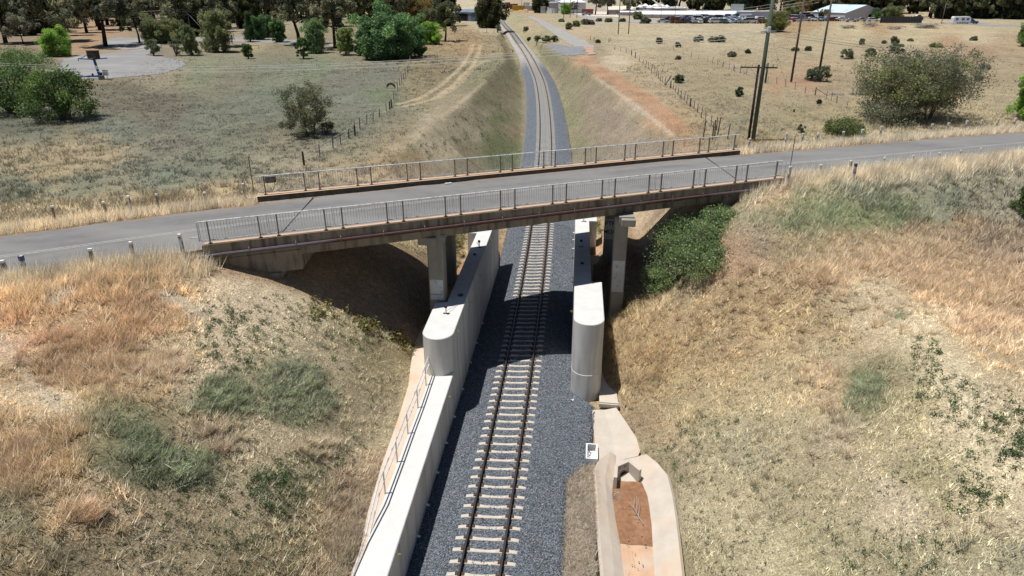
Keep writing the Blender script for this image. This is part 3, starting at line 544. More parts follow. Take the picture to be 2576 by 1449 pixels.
M['ballast'] = ballast_material()
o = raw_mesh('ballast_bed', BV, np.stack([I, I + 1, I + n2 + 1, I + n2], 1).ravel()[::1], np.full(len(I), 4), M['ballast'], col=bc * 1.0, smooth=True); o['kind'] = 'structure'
S0, SP = 18.42, .6097
def stones(name, cx, cy, cz, size, cols, squash=.62, label='', cat='stones'):
    n = len(cx); base = np.array([(1, 0, 0), (-1, 0, 0), (0, 1, 0), (0, -1, 0), (0, 0, 1), (0, 0, -1)], float)
    V = base[None] * (1 + .35 * (RNG.random((n, 6, 1)) - .5)) + .25 * (RNG.random((n, 6, 3)) - .5)
    a = RNG.random(n) * 6.283; b = (RNG.random(n) - .5) * 1.6
    ca, sa, cb, sb = np.cos(a), np.sin(a), np.cos(b), np.sin(b)
    x = V[..., 0]; y = V[..., 1] * .75; z = V[..., 2] * squash
    x, z = x * cb[:, None] - z * sb[:, None], x * sb[:, None] + z * cb[:, None]
    x, y = x * ca[:, None] - y * sa[:, None], x * sa[:, None] + y * ca[:, None]
    P = np.stack([x, y, z], -1) * size[:, None, None] + np.stack([cx, cy, cz], -1)[:, None, :]
    f = np.array([(0, 2, 4), (2, 1, 4), (1, 3, 4), (3, 0, 4), (2, 0, 5), (1, 2, 5), (3, 1, 5), (0, 3, 5)])
    lp = (np.arange(n)[:, None, None] * 6 + f[None]).ravel()
    ob = raw_mesh(name, P.reshape(-1, 3), lp, np.full(n * 8, 3), M['stone'], col=np.repeat(cols, 6, 0)); ob['kind'] = 'stuff'; tag(ob, label, cat); return ob
n = 95000
sy = 13 + 46 * RNG.random(n) ** 1.35; Ls, Rs = bal_edges(sy); so_ = Ls + (Rs - Ls) * RNG.random(n)
ph = ((sy - S0) / SP + .5) % 1 - .5; on = (np.abs(ph * SP) < .15) & (np.abs(so_) < 1.3)
mid = on & (np.abs(so_) < .42) & (RNG.random(n) < .30 * (fbm(sy * 3, sy * 0, 2) > .5)); keep = (~on) | mid
keep &= ~((np.abs(np.abs(so_) - .7525) < .09))
sy = sy[keep]; so_ = so_[keep]; mid = mid[keep]; n = len(sy)
tint = RNG.random((n, 1)); cc = np.array(lin(112, 118, 126)) * (.45 + 1.25 * tint ** 1.6) * (1 + .22 * (RNG.random((n, 3)) - .5)); wh = RNG.random(n) < .05; cc[wh] = np.array(lin(186, 182, 174)) * .8
stones('ballast_stones', xt(sy) + so_, sy, bal_z(so_, sy) + .008 + .02 * mid, .024 + .022 * RNG.random(n), cc, label='loose blue grey crushed rock ballast beside and between the rails', cat='ballast')
# ------------------------------------------------------------------ sleepers and rails
def sleeper_mesh():
    b = MB(); xs = [-1.25, -1.02, -.93, -.58, -.3, 0, .3, .58, .93, 1.02, 1.25]; zs = [-.03, .005, .005, .005, -.018, -.026, -.018, .005, .005, .005, -.03]; ws = [.085, .09, .095, .095, .08, .07, .08, .095, .095, .09, .085]
    V = []
    for x, z, w_ in zip(xs, zs, ws): V += [(x, -w_ - .02, -.2), (x, -w_, z - .015), (x, -w_ + .015, z), (x, w_ - .015, z), (x, w_, z - .015), (x, w_ + .02, -.2)]
    F = [(i * 6 + k, i * 6 + k + 1, i * 6 + 7 + k, i * 6 + 6 + k) for i in range(len(xs) - 1) for k in range(5)] + [(5, 4, 3, 2, 1, 0), tuple((len(xs) - 1) * 6 + k for k in range(6))]
    b.add(V, [f[::-1] for f in F]); return b
def clip_mesh():
    b = MB(); b.box((0, 0, .02), (.10, .13, .04), ch=.01); b.tube([(-.03, -.05, .05), (-.03, .05, .07), (.03, .06, .06), (.035, -.04, .045)], .012, 5); return b
KSL = 'concrete sleepers along the railway line'
slp = None
ends = []
idx = 0
far_b = MB()
for k in range(-8, 640):
    y = S0 + SP * k; x = float(xt(y)); z = float(zt(y)); 
    if 59.8 < y < 74: continue
    tg = (float(xt(y + .5)) - float(xt(y - .5))); a = math.atan2(-tg, 1)
    if idx < 300 and y < 250:
        if slp is None:
            slp = thing('railway_sleeper', 'pale concrete sleeper lying in grey ballast under the two rails', 'sleeper', (x, y, z), a, KSL)
            sleeper_mesh().build('sleeper_block', M['sleeper'], slp); cm = None
            for q in (-.7525 - .125, -.7525 + .125, .7525 - .125, .7525 + .125):
                if cm is None: cm = clip_mesh().build('rail_clip', M['clip'], slp); cm.location.x = q; cm.location.z = .01
                else: c2 = cm.copy(); COL.objects.link(c2); c2.location.x = q; KIDS[slp.name].append(c2)
            s_ = slp; slp_nc = None
        elif y < 59: s_ = copy_tree(slp)
        else:
            if slp_nc is None:
                slp_nc = slp.copy(); COL.objects.link(slp_nc); c = KIDS[slp.name][0].copy(); COL.objects.link(c); c.parent = slp_nc; KIDS[slp_nc.name] = [c]; s_ = slp_nc
            else: s_ = copy_tree(slp_nc)
        dj = (random.random() - .5)
        s_.location = (x, y + dj * .02, z); s_.rotation_euler = (0, -float(math.atan(cant(y))), a + dj * .012); idx += 1
    elif y < 400 and k % 1 == 0:
        far_b.box((x, y, z - .09), (2.5, .22, .18), a)
o = far_b.build('far_sleepers', M['sleeper']); tag(o, 'pale concrete sleepers of the distant single track curving past the dark tree', 'sleepers', None, 'stuff')
def rail(off, label):
    ysr = np.concatenate([np.arange(6, 60, 1.0), np.arange(60, 430, 3.0)]); prof = [(-.07, .02), (-.07, .035), (-.012, .055), (-.012, .135), (-.036, .145), (-.036, .182), (-.026, .19), (.026, .19), (.036, .182), (.036, .145), (.012, .135), (.012, .055), (.07, .035), (.07, .02)]
    V = []; F = []; mi = []; n = len(prof)
    for y in ysr:
        tg = float(xt(y + .5)) - float(xt(y - .5)); q = 1 / math.hypot(1, tg); c = float(cant(y))
        for px, pz in prof: oo = off + px; V.append((float(xt(y)) + oo * q, y - oo * tg * q, float(zt(y)) + oo * c + pz))
    b = MB()
    for i in range(len(ysr) - 1):
        for k in range(n):
            k2 = (k + 1) % n; F.append((i * n + k, i * n + k2, i * n + n + k2, i * n + n + k)); mi.append(1 if k in (6,) else 0)
    b.v = [tuple(v) for v in V]; b.f = [f[::-1] for f in F]; b.m = mi
    o = b.build('rail', [M['rail_side'], M['rail_top']]); tag(o, label, 'rail', 'rails of the single track'); return o
rail(-.7525, 'left hand steel rail of the track, nearer the long white wall'); rail(.7525, 'right hand steel rail of the track, nearer the round nosed wall on the right')
# ------------------------------------------------------------------ crash walls
def lf(y): return -2.84 - .0147 * (y - 18.35)       # track face of the left wall
def rf(y): return 2.89 - .0212 * (y - 32.0)         # track face of the right wall
def nose(xl, xr, yb, dep, n=20):
    cx = (xl + xr) / 2; r = (xr - xl) / 2
    return [(cx - r * math.cos(t) * 1.0, yb - dep * math.sin(t)) for t in np.linspace(0, math.pi, n)]
def bevel_prism(b, poly, z0, z1, e=.03):
    c = np.mean(poly, 0); P = np.array(poly); inn = []
    n = len(P)
    for i in range(n):
        a = P[i] - P[i - 1]; d = P[(i + 1) % n] - P[i]; a = a / (np.linalg.norm(a) + 1e-9); d = d / (np.linalg.norm(d) + 1e-9)
        na = np.array([-a[1], a[0]]); nd = np.array([-d[1], d[0]]); m = na + nd; m /= max(np.linalg.norm(m), .3) ; inn.append(P[i] + m * e)
    V = [(p[0], p[1], z0) for p in P] + [(p[0], p[1], z1 - e) for p in P] + [(p[0], p[1], z1) for p in inn]
    F = [tuple(range(n - 1, -1, -1)), tuple(range(2 * n, 3 * n))]
    for l in range(2): F += [(l * n + i, l * n + (i + 1) % n, l * n + n + (i + 1) % n, l * n + n + i) for i in range(n)]
    b.add(V, F); return b
def ring_mesh():
    b = MB(); b.tube([(0, 0, 0), (.08, 0, 0)], .012, 6); b.tube([(.08 + .045 - .045 * math.cos(t), 0, .045 * math.sin(t)) for t in np.linspace(0, 6.28, 11)], .012, 5); return b
wl = thing('crash_wall', 'long pale concrete wall left of the track with low front length and raised round nosed block', 'concrete wall', (-3.6, 33, -.5))
org = (-3.6, 33, -.5)
# low front wall: top rises gently
b = MB(); ys_ = [16.1, 20, 24, 29.2, 31.2]; V = []; 
for y in ys_:
    zt_ = 1.68 + (y - 16) * .017; V += [(lf(y), y, -.6), (lf(y), y, zt_ - .03), (lf(y) - .03, y, zt_), (lf(y) - 1.09, y, zt_), (lf(y) - 1.12, y, zt_ - .03), (lf(y) - 1.12, y, -.6)]
F = [(i * 6 + k, i * 6 + 6 + k, i * 6 + 7 + k, i * 6 + k + 1) for i in range(4) for k in range(5)] + [(0, 1, 2, 3, 4, 5)]; b.add(V, [f[::-1] for f in F])
nz = nose(lf(16.1) - 1.12, lf(16.1), 16.1, .45, 14); b.prism(nz, -.6, 1.68)
b.build('low_wall', M['concrete_new'], wl, org)
b = MB(); pn = nose(lf(29.8) - 1.56, lf(29.8) + .012, 29.75, .85, 26); poly = pn + [(lf(33.6) + .012, 33.62), (-4.66, 33.0)]; bevel_prism(b, poly, -.6, 4.0); b.build('nose_block', M['concrete_new'], wl, org)
b = MB(); bevel_prism(b, [(lf(33.2) - .98, 33.05), (lf(33.5), 33.3), (lf(49.3), 49.3), (-4.95, 49.3), (-4.88, 44.7), (lf(44.7) - 1.0, 44.72)], -.6, 3.997); b.build('tall_wall', M['concrete_new'], wl, org)
def seams(wallt, fx, ys, z0, z1, sgn, orig):
    b = MB()
    for y in ys: b.box((fx(y) + sgn * .0015, y, (z0 + z1) / 2), (.003, .016, z1 - z0))
    b.build('formwork_joint', M['concrete_old'], wallt, orig)
    b = MB()
    for y in ys:
        for z in np.arange(z0 + .55, z1 - .2, 1.05):
            for q in (.6, 1.8): b.box((fx(y + q) + sgn * .002, y + q, z), (.004, .045, .045))
    b.build('tie_hole', M['concrete_old'], wallt, orig)
seams(wl, lambda y: lf(y) + (.012 if y < 33.5 and y > 29.7 else 0), np.arange(34.6, 48.5, 2.4), -.3, 3.9, 1, org); seams(wl, lf, np.arange(18.0, 28, 2.4), -.3, 1.6, 1, org)
rg = ring_mesh()
def rings(wallt, spots, side, orig):
    first = None
    for x, y, z in spots:
        if first is None: first = rg.build('lifting_ring', M['yellow'], wallt); o = first
        else: o = first.copy(); COL.objects.link(o); KIDS[wallt.name].append(o)
        o.location = np.array((x, y, z)) - np.array(orig); o.rotation_euler = (0, 0, 0 if side > 0 else math.pi)
rings(wl, [(lf(y), y, z) for y, z in ((30.3, 3.75), (34.3, 3.55), (38.5, 3.4), (44, 3.8), (27.5, 1.65), (17.6, 1.5))], 1, org)
first = None
for y in (20.3, 22.1, 24.2, 26.4, 28.6, 31.2, 34.1, 36.5, 39.2):
    if first is None: first = MB().tube([(0, 0, 0), (.16, 0, -.02)], .05, 8).build('weep_pipe', M['white_paint'], wl); o = first
    else: o = first.copy(); COL.objects.link(o)
    o.location = np.array((lf(y), y, -.22)) - np.array(org)
wr = thing('crash_wall', 'pale concrete wall right of the track with tall round nosed block at its near end', 'concrete wall', (3.4, 36, -.5)); org = (3.4, 36, -.5)
b = MB(); pn = nose(2.885, 4.475, 32.05, .78, 28); bevel_prism(b, pn + [(4.39, 36.9), (rf(36.85), 36.85)], -.7, 4.0); b.build('nose_block', M['concrete_new'], wr, org)
b = MB(); bevel_prism(b, [(rf(36.5) + .012, 36.6), (3.78, 36.7), (3.58, 48.3), (4.15, 48.32), (4.13, 51.0), (rf(51.0), 51.0)], -.7, 3.997); b.build('tall_wall', M['concrete_new'], wr, org)
b = MB(); pn2 = nose(2.87, 4.49, 32.05, .80, 28); bevel_prism(b, pn2 + [(4.47, 33.5), (2.87, 33.5)], -.7, 1.02, .02); b.build('footing_collar', M['concrete_new'], wr, org)
rings(wr, [(rf(y), y, z) for y, z in ((33.4, 3.7), (38.6, 3.5), (43, 3.6), (46.3, 3.6))], -1, org)
first = None
for y in (40, 44.2, 46.1, 48.0, 49.6):
    if first is None: first = MB().tube([(0, 0, 0), (-.14, 0, -.01)], .045, 8).build('weep_pipe', M['white_paint'], wr); o = first
    else: o = first.copy(); COL.objects.link(o)
    o.location = np.array((rf(y), y, 2.6)) - np.array(org)
# apron beside the left wall
b = MB(); ap = [(17.3, -4.12), (19.3, -4.42), (22, -4.62), (25.2, -4.80), (28, -5.05), (30.3, -5.45), (32.2, -5.75), (34.5, -5.95)]
ap = [(10, -4.05)] + ap; V = []
for y, x in ap:
    z = 1.70 + (max(y, 16) - 16) * .014 - .055; V += [(min(lf(y) - 1.10, -3.95), y, z), (x + .05 * math.sin(y * 3), y, z + .02), (x + .05 * math.sin(y * 3), y, z - .4)]
F = []
for i in range(len(ap) - 1):
    for k in range(2): F.append((i * 3 + k, i * 3 + k + 1, i * 3 + k + 4, i * 3 + k + 3))
b.add(V, [f for f in F]); o = b.build('apron_slab', M['apron']); o['kind'] = 'structure'
# handrail on the apron
def hrail():
    ybot = [27.6, 25.3, 23.2, 21.4, 19.95]
    pts = [G((1300 + a / 1.907) / 1.49068, (1400 + c / 1.907) / 1.49068, 1.8) for a, c in ((568, 90), (510, 250), (438, 430), (362, 630), (275, 850))]
    t = thing('handrail', 'slim galvanised two bar handrail along the top of the low white wall', 'handrail', tuple(pts[2]))
    org = pts[2]; hgt = 1.0
    P = [np.array((p[0], p[1], 1.74 + (p[1] - 16) * .014)) for p in pts]; d0 = (P[0] - P[1]); d0 /= np.linalg.norm(d0); d1 = (P[4] - P[3]); d1 /= np.linalg.norm(d1)
    first = None
    for p in P:
        if first is None: first = MB().tube([(0, 0, -.1), (0, 0, hgt)], .032, 8).build('post', M['galv'], t); o = first
        else: o = first.copy(); COL.objects.link(o); KIDS[t.name].append(o)
        o.location = p - org
    up = np.array((0, 0, 1.0)); a0 = P[0] + d0 * .9; tail = [P[4] + d1 * .7, P[4] + d1 * 2.6 - up * .75, P[4] + d1 * 4.2 - up * 1.0]
    top = [a0 + up * (hgt - .06), a0 + d0 * .06 + up * hgt] ; 
    b = MB(); b.tube([a0 + d0 * .10 + up * hgt * .56, a0 + d0 * .12 + up * (hgt - .08), a0 + up * hgt] + [p + up * hgt for p in P] + [tail[0] + up * hgt, tail[1] + up * hgt, tail[2] + up * hgt], .033, 8)
    b.build('top_rail', M['galv'], t, org)
    b = MB(); b.tube([a0 + d0 * .10 + up * hgt * .55] + [p + up * hgt * .55 for p in P] + [tail[0] + up * hgt * .5, tail[1] + up * (hgt * .5)], .030, 8); b.build('mid_rail', M['galv'], t, org)
hrail()
# ------------------------------------------------------------------ lined drain right of the track
def sheet(name, rows, m, kind='structure', thick=0):
    b = MB(); V = [p for r_ in rows for p in r_]; n = len(rows[0]); F = [(i * n + k, i * n + k + 1, (i + 1) * n + k + 1, (i + 1) * n + k) for i in range(len(rows) - 1) for k in range(n - 1)]
    b.add(V, [f for f in F]); o = b.build(name, m, smooth=False)
    if kind: o['kind'] = kind
    return o
# strip behind the right wall, then chute
sheet('path', [[(4.42, 30.75, -.28), (5.42, 30.65, -.26)], [(4.42, 33, -.22), (5.25, 33, -.2)], [(4.3, 37, .0), (4.95, 37, .0)], [(3.9, 40, .55), (4.7, 40, .55)], [(3.65, 46, 2.2), (4.4, 46, 2.2)]], M['drain'])
b = MB(); b.box((4.92, 30.66, -.36), (1.02, .12, .22), -.04); b.box((4.92, 30.72, -.24), (1.02, .10, .10), -.04); o = b.build('drain_kerb', M['drain']); o['kind'] = 'structure'
sheet('drain_chute', [[(4.03, 30.25, -.40), (4.68, 30.4, -.47), (5.3, 30.55, -.38)], [(4.15, 28.2, -.42), (5.0, 28.3, -.52), (6.2, 28.0, -.36)], [(4.22, 26.9, -.45), (5.15, 27.0, -.58), (6.32, 27.0, -.40)], [(4.34, 25.95, -.52), (5.25, 26.45, -.62), (6.22, 26.75, -.5)]], M['drain'])
rows = []
for y, xl, xr, bl, br, zb in ((26.7, 4.9, 6.6, 5.2, 6.1, -.62), (26.1, 4.45, 7.05, 5.15, 6.15, -.78), (25.3, 4.2, 7.42, 5.12, 6.22, -1.1), (24, 4.28, 7.5, 5.1, 6.35, -1.15), (22.5, 4.33, 7.5, 5.2, 6.45, -1.15), (21, 4.4, 7.46, 5.32, 6.48, -1.15), (19, 4.52, 7.40, 5.4, 6.45, -1.15), (12, 4.7, 7.3, 5.5, 6.4, -1.15)):
    zb = zb * .86
    rows.append([(xl - .12, y, -.45), (xl, y, -.33), (xl + (bl - xl) * .5, y, -.33 + (zb + .33) * .42), (bl, y, zb), ((bl + br) / 2, y, zb - .03), (br, y, zb), (xr + (br - xr) * .5, y, -.33 + (zb + .33) * .42), (xr, y, -.33), (xr + .12, y, -.45)])
sheet('drain_channel', rows, M['drain'])
rows = []
for y, x0, x1, z in ((25.35, 5.0, 6.35, -.88), (24.5, 4.95, 6.55, -.85), (23.0, 5.02, 6.55, -.89), (21.5, 5.2, 6.52, -.92), (19.8, 5.36, 6.48, -.95), (14, 5.45, 6.4, -.97)):
    rows.append([(x0 + (x1 - x0) * q + .05 * math.sin(y * 5 + q * 7), y + (.45 * math.sin(q * 4.4 + .6) - .2 if y == 19.8 else 0), z + .02 * math.sin(q * 9 + y * 3)) for q in np.linspace(0, 1, 9)])
sheet('silt', [r_ for r_ in rows if r_[0][1] > 19.9][:5], M['sediment'])
rows2 = [[(p[0], p[1], p[2] - .012) for p in r_] for r_ in rows[-3:]]; sheet('silt_dust', rows2, mat('orange_silt_dust', (.50, .33, .22), .95, var=.1, scale=2, bump=.3, stain=((.52, .43, .34), .6, .5, .7, (1, 1, 1))))
# contraction joints of the lining
for y in (23.3, 20.6):
    b = MB()
    for x0, x1 in ((4.36, 5.15), (6.5, 7.44)):
        q0 = -.325 if x0 < 5 else -1.13; q1 = -1.13 if x0 < 5 else -.325
        b.box(((x0 + x1) / 2, y, (q0 + q1) / 2), (.02, .02, .01))
# headwall with pipe mouth
hw = thing('culvert_headwall', 'small angular concrete headwall with round pipe mouth at the head of the drain', 'headwall', (5.6, 25.6, -1.2)); org = (5.6, 25.6, -1.2)
b = MB(); k = .12
out = [(5.02, 24.75), (5.08, 25.6), (5.75, 26.12), (6.28, 25.45)]; ii = [(5.17, 24.75), (5.22, 25.52), (5.72, 25.9), (6.17, 25.33)]
for i in range(3):
    b.prism([ii[i], ii[i + 1], out[i + 1], out[i]], -1.35, -.22 if i else -.23)
b.build('wall', M['drain'], hw, org)
dv = np.array(ii[2]) - np.array(ii[1]); dv = dv / np.linalg.norm(dv); nv = np.array((dv[1], -dv[0])); cpt = np.array(ii[1]) * .45 + np.array(ii[2]) * .55
b = MB(); V = []; 
for rr, dd in ((.17, .02), (.21, .02), (.21, -.01), (.17, -.01)):
    for t in np.linspace(0, 2 * math.pi, 18, endpoint=False): p = cpt + dv * math.cos(t) * rr + nv * dd; V.append((p[0], p[1], -.80 + math.sin(t) * rr))
F = [(l * 18 + i, l * 18 + (i + 1) % 18, ((l + 1) % 4) * 18 + (i + 1) % 18, ((l + 1) % 4) * 18 + i) for l in range(4) for i in range(18)]; b.add(V, F); b.build('pipe_collar', M['concrete_old'], hw, org)
b = MB(); V = [(cpt[0] + dv[0] * math.cos(t) * .175 + nv[0] * .006, cpt[1] + dv[1] * math.cos(t) * .175 + nv[1] * .006, -.80 + math.sin(t) * .175) for t in np.linspace(0, 2 * math.pi, 18, endpoint=False)]; b.add(V, [tuple(range(18))]); b.build('pipe_mouth', M['dark_hole'], hw, org)
def text(s_, size, m, parent, loc, rot, name='lettering', ext=.002, org=(0, 0, 0)):
    c = bpy.data.curves.new(name, 'FONT'); c.body = s_; c.size = size; c.extrude = ext; c.align_x = 'CENTER'; c.align_y = 'CENTER'; c.offset = size * .015
    tmp = bpy.data.objects.new(name + '_tmp', c); COL.objects.link(tmp); dg = bpy.context.evaluated_depsgraph_get(); me = bpy.data.meshes.new_from_object(tmp.evaluated_get(dg)); bpy.data.objects.remove(tmp)
    me.materials.clear(); me.materials.append(m); o = bpy.data.objects.new(name, me); link(o); o.parent = parent; o.location = np.array(loc) - np.array(org); o.rotation_euler = rot; return o
ct = np.array(ii[1]) * .5 + np.array(ii[2]) * .5 + nv * .012; ang = math.atan2(dv[1], dv[0])
b = MB(); b.box((ct[0] - nv[0] * .004, ct[1] - nv[1] * .004, -.40), (.50, .006, .15), ang); b.build('number_panel', M['paint_patch'], hw, org)
text('311-411', .13, M['graffiti'], hw, (ct[0], ct[1], -.40), (math.pi / 2, 0, ang), 'stencilled_number', org=org)
# junction pit
pit = thing('drain_pit', 'small open white concrete pit in the ballast beside the drain', 'pit', (4.05, 26.6, -.5)); org = (4.05, 26.6, -.5)
b = MB()
for c, d in (((3.80, 26.55, -.45), (.07, 1.15, .42)), ((4.28, 26.55, -.45), (.07, 1.15, .42)), ((4.04, 27.10, -.45), (.41, .06, .42)), ((4.04, 26.0, -.45), (.41, .06, .42))): b.box(c, d)
b.build('frame', M['white_paint'], pit, org)
MB().box((4.04, 26.4, -.42), (.40, .72, .05)).build('lid', M['white_paint'], pit, org)
# rocks on the silt, twig, rubbish
n = 60; q = RNG.random(n); a = RNG.random(n) * 6.28; rx = 5.22 + .26 * np.sqrt(q) * np.cos(a); ry = 24.3 + .35 * np.sqrt(q) * np.sin(a)
n2_ = 26; rx = np.concatenate([rx, 5.3 + .95 * RNG.random(n2_)]); ry = np.concatenate([ry, 19.2 + 5.6 * RNG.random(n2_)]); n += n2_
stones('stones_on_silt', rx, ry, np.full(n, -.85), .02 + .03 * RNG.random(n), np.array(lin(170, 160, 148)) * (.5 + .6 * RNG.random((n, 1))), label='small grey stones scattered on the red silt in the drain', cat='stones')
b = MB(); c0 = np.array((6.22, 22.6, -.96)); c1 = np.array((5.85, 23.5, -.86)); b.tube([c0, (6.05, 23.0, -.92), c1, (5.62, 23.75, -.8)], [.018, .016, .013, .006], 5)
for s_, e_ in (((6.05, 23.0, -.92), (6.08, 23.95, -.75)), ((5.95, 23.2, -.9), (6.0, 23.9, -.7)), ((5.98, 23.15, -.9), (5.55, 23.2, -.82)), ((5.85, 23.5, -.86), (5.9, 24.1, -.72)), ((6.1, 22.9, -.92), (5.7, 22.95, -.88))): b.tube([s_, (np.array(s_) + np.array(e_)) / 2 + np.array((.03, 0, .03)), e_], [.012, .009, .004], 4)
o = b.build('dead_branch', M['deadwood'], origin=(6.0, 23.2, -1.0)); o.location.z += .13; tag(o, 'thin bleached dead branch lying on red silt in the drain', 'branch')
b = MB(); b.box((0, 0, .02), (.10, .34, .02), .15); b.box((-.06, .18, .03), (.22, .06, .02), .4); o = b.build('paper_scrap', M['white_paint']); o.location = G(1441, 1014, -.3); o.location.z = -.24; tag(o, 'white scrap of rubbish on the ballast before the right wall', 'rubbish')
for (u, v, lab) in ((1127, 461, 'white scrap of rubbish lying by the far kerb on the bridge deck'),):
    b = MB(); b.box((0, 0, .01), (.40, .12, .02), .4); b.box((.12, .05, .02), (.2, .1, .02), .9); o = b.build('paper_scrap', M['white_paint']); o.location = G(u, v, 8.66); tag(o, lab, 'rubbish')
# ------------------------------------------------------------------ bridge
TH = math.radians(27.55); BU = np.array((math.cos(TH), math.sin(TH))); BN = np.array((-math.sin(TH), math.cos(TH))); BA = np.array((-.39, 34.97))
def BP(s, t, z): p = BA + BU * s + BN * t; return np.array((p[0], p[1], z))
SK = 2.9 / 8.0
br = thing('road_bridge', 'concrete road bridge with steel railings on both edges crossing over the railway', 'bridge', tuple(BP(1.2, 4, 0))); BO = np.array(BP(1.2, 4, 0))
def slab(s0, s1, t0, t1, z0, z1, e=0.0):
    b = MB(); P = [BP(s0 + t0 * SK, t0, 0)[:2], BP(s1 + t0 * SK, t0, 0)[:2], BP(s1 + t1 * SK, t1, 0)[:2], BP(s0 + t1 * SK, t1, 0)[:2]]; b.prism(P, z0, z1); return b
slab(-15.5, 17.8, .36, 7.75, 8.22, 8.54).build('deck', M['concrete_old'], br, BO)
for t in (.34, 2.0, 3.7, 5.4, 7.2): slab(-15.3, 17.6, t, t + .38, 7.72, 8.218).build('girder', M['concrete_old'], br, BO)
slab(-15.6, 17.9, 0, .40, 8.30, 8.846).build('near_kerb', [M['concrete_old']], br, BO)
slab(-15.6, 17.9, .004, .396, 8.847, 8.853).build('kerb_top', M['kerb'], br, BO)
slab(-15.6, 17.75, 7.50, 8.12, 8.30, 8.846).build('far_kerb', [M['kerb_shade']], br, BO)
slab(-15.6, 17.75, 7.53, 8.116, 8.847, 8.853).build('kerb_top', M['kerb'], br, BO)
# piers
def column(xc, yc, wx, wy, z1, fn):
    z0 = float(H(xc, yc)) - .4; b = MB(); b.box((xc, yc, (z0 + z1) / 2), (wx, wy, z1 - z0), 0, ch=.07); o = b.build('column', M['concrete_pier'], br, BO); return z0
column(-4.615, 33.75, .87, .8, 7.72, 0); column(-5.30, 40.2, .8, .8, 7.72, 0); column(5.35, 38.25, .80, .8, 7.72, 0); column(4.98, 44.3, .8, .9, 7.72, 0)
b = MB(); b.box((-4.86, 37.0, 7.60), (.86, 7.5, .40), math.radians(6)); b.build('pier_cap', M['concrete_pier'], br, BO)
b = MB(); b.box((5.42, 41.2, 7.60), (.86, 7.4, .40), math.radians(3)); b.build('pier_cap', M['concrete_pier'], br, BO)
b = MB(); b.box((-4.93, 33.12, 7.55), (.95, .42, .44), 0, ch=.03); b.build('corbel', M['concrete_pier'], br, BO)
b = MB(); b.box((5.70, 37.30, 7.55), (.80, .34, .42), 0, ch=.03); b.build('corbel', M['concrete_pier'], br, BO)
b = MB(); b.box((-4.61, 33.348, 4.80), (.72, .004, .85)); b.box((-4.61, 33.348, 4.80 - .62), (.72, .004, .28)); b.build('painted_over_patch', M['paint_patch'], br, BO)
b = MB(); b.box((5.35, 37.847, 4.0), (.70, .004, 2.0)); b.build('painted_over_patch', M['paint_patch'], br, BO)
b = MB(); b.box((4.98, 43.847, 4.9), (.72, .004, 1.4)); b.build('painted_over_patch', M['paint_patch'], br, BO)
text('FTP', .42, M['graffiti'], br, (4.94, 43.84, 5.30), (math.pi / 2, 0, 0), 'graffiti', org=BO)
text('MOU', .38, M['graffiti'], br, (4.96, 43.84, 4.72), (math.pi / 2, 0, 0), 'graffiti', org=BO)
# abutments
slab(-15.6, -11.4, .30, 7.7, 6.95, 7.98).build('abutment', M['concrete_old'], br, BO)
slab(13.5, 17.8, .30, 7.7, 7.0, 7.98).build('abutment', M['concrete_old'], br, BO)
slab(-15.2, -12.4, .16, 7.8, 6.2, 6.96).build('abutment_footing', M['concrete_old'], br, BO)
# service pipe with straps and a strip of tape
b = MB(); b.tube([BP(-18.4, -.35, 8.05), BP(-16.9, -.15, 8.12), BP(-15.9, -.07, 8.30), BP(-14.8, -.06, 8.34), BP(0, -.06, 8.34), BP(15.5, -.06, 8.34), BP(17.6, -.06, 8.28), BP(18.6, -.2, 8.1), BP(19.4, -.3, 7.9)], .085, 10); b.build('service_pipe', M['pipe'], br, BO, smooth=True)
b = MB(); b.tube([BP(-15, -.10, 8.425), BP(-4, -.11, 8.43), BP(5, -.11, 8.425), BP(17, -.10, 8.43)], .007, 4); b.build('marking_tape', M['tape'], br, BO)
first = None
for s in np.arange(-13.6, 17.5, 2.12):
    if first is None: first = MB().box((0, 0, 0), (.035, .02, .34)).tube([(0, -.0, .14), (0, .12, .22)], .012, 5).tube([(0, 0, -.16), (0, .14, -.2)], .012, 5).build('pipe_strap', M['galv_rust'], br); o = first
    else: o = first.copy(); COL.objects.link(o)
    o.location = BP(s, -.155, 8.34) - BO; o.rotation_euler.z = TH
# railing panels
PL = 3.02
def panel_mb():
    b = MB(); L = PL - .05
    b.tube([(0, 0, 1.08), (L, 0, 1.08)], .034, 7); b.tube([(0, 0, .17), (L, 0, .17)], .024, 6)
    for x in np.linspace(0.012, L - .012, 23): b.tube([(x, 0, .17), (x, 0, 1.07)], .0095 if 0.02 < x < L - .02 else .016, 4, cap=False)
    return b
def post_mb(): b = MB(); b.box((0, 0, .53), (.055, .085, 1.06)); b.box((0, 0, .02), (.17, .15, .035)); b.box((0, 0, .06), (.03, .14, .08)); return b
pan = None
for row, t, s0 in (('near', .14, -15.6), ('far', 7.82, -15.6 + 7.82 * SK)):
    for i in range(11):
        s = s0 + i * PL * 1.003
        if pan is None:
            pan = panel_mb().build('railing_panel', M['galv'], br); p1 = post_mb().build('post', M['galv_rust'], pan); p1.location.x = .38
            p2 = p1.copy(); COL.objects.link(p2); p2.location.x = PL - .43; KIDS[pan.name].append(p2); o = pan
        else: o = copy_tree(pan, br)
        o.location = BP(s, t, 8.853) - BO; o.rotation_euler.z = TH + (random.random() - .5) * .004
for s in (-15.66, 17.95): # end returns
    b = MB(); b.tube([BP(s, .14, 9.0), BP(s, .14, 9.93)], .03, 6); b.tube([BP(s, .14, 9.22), BP(s - .35 * (1 if s < 0 else -1), .14, 9.22)], .028, 6); b.build('end_upright', M['galv'], br, BO)
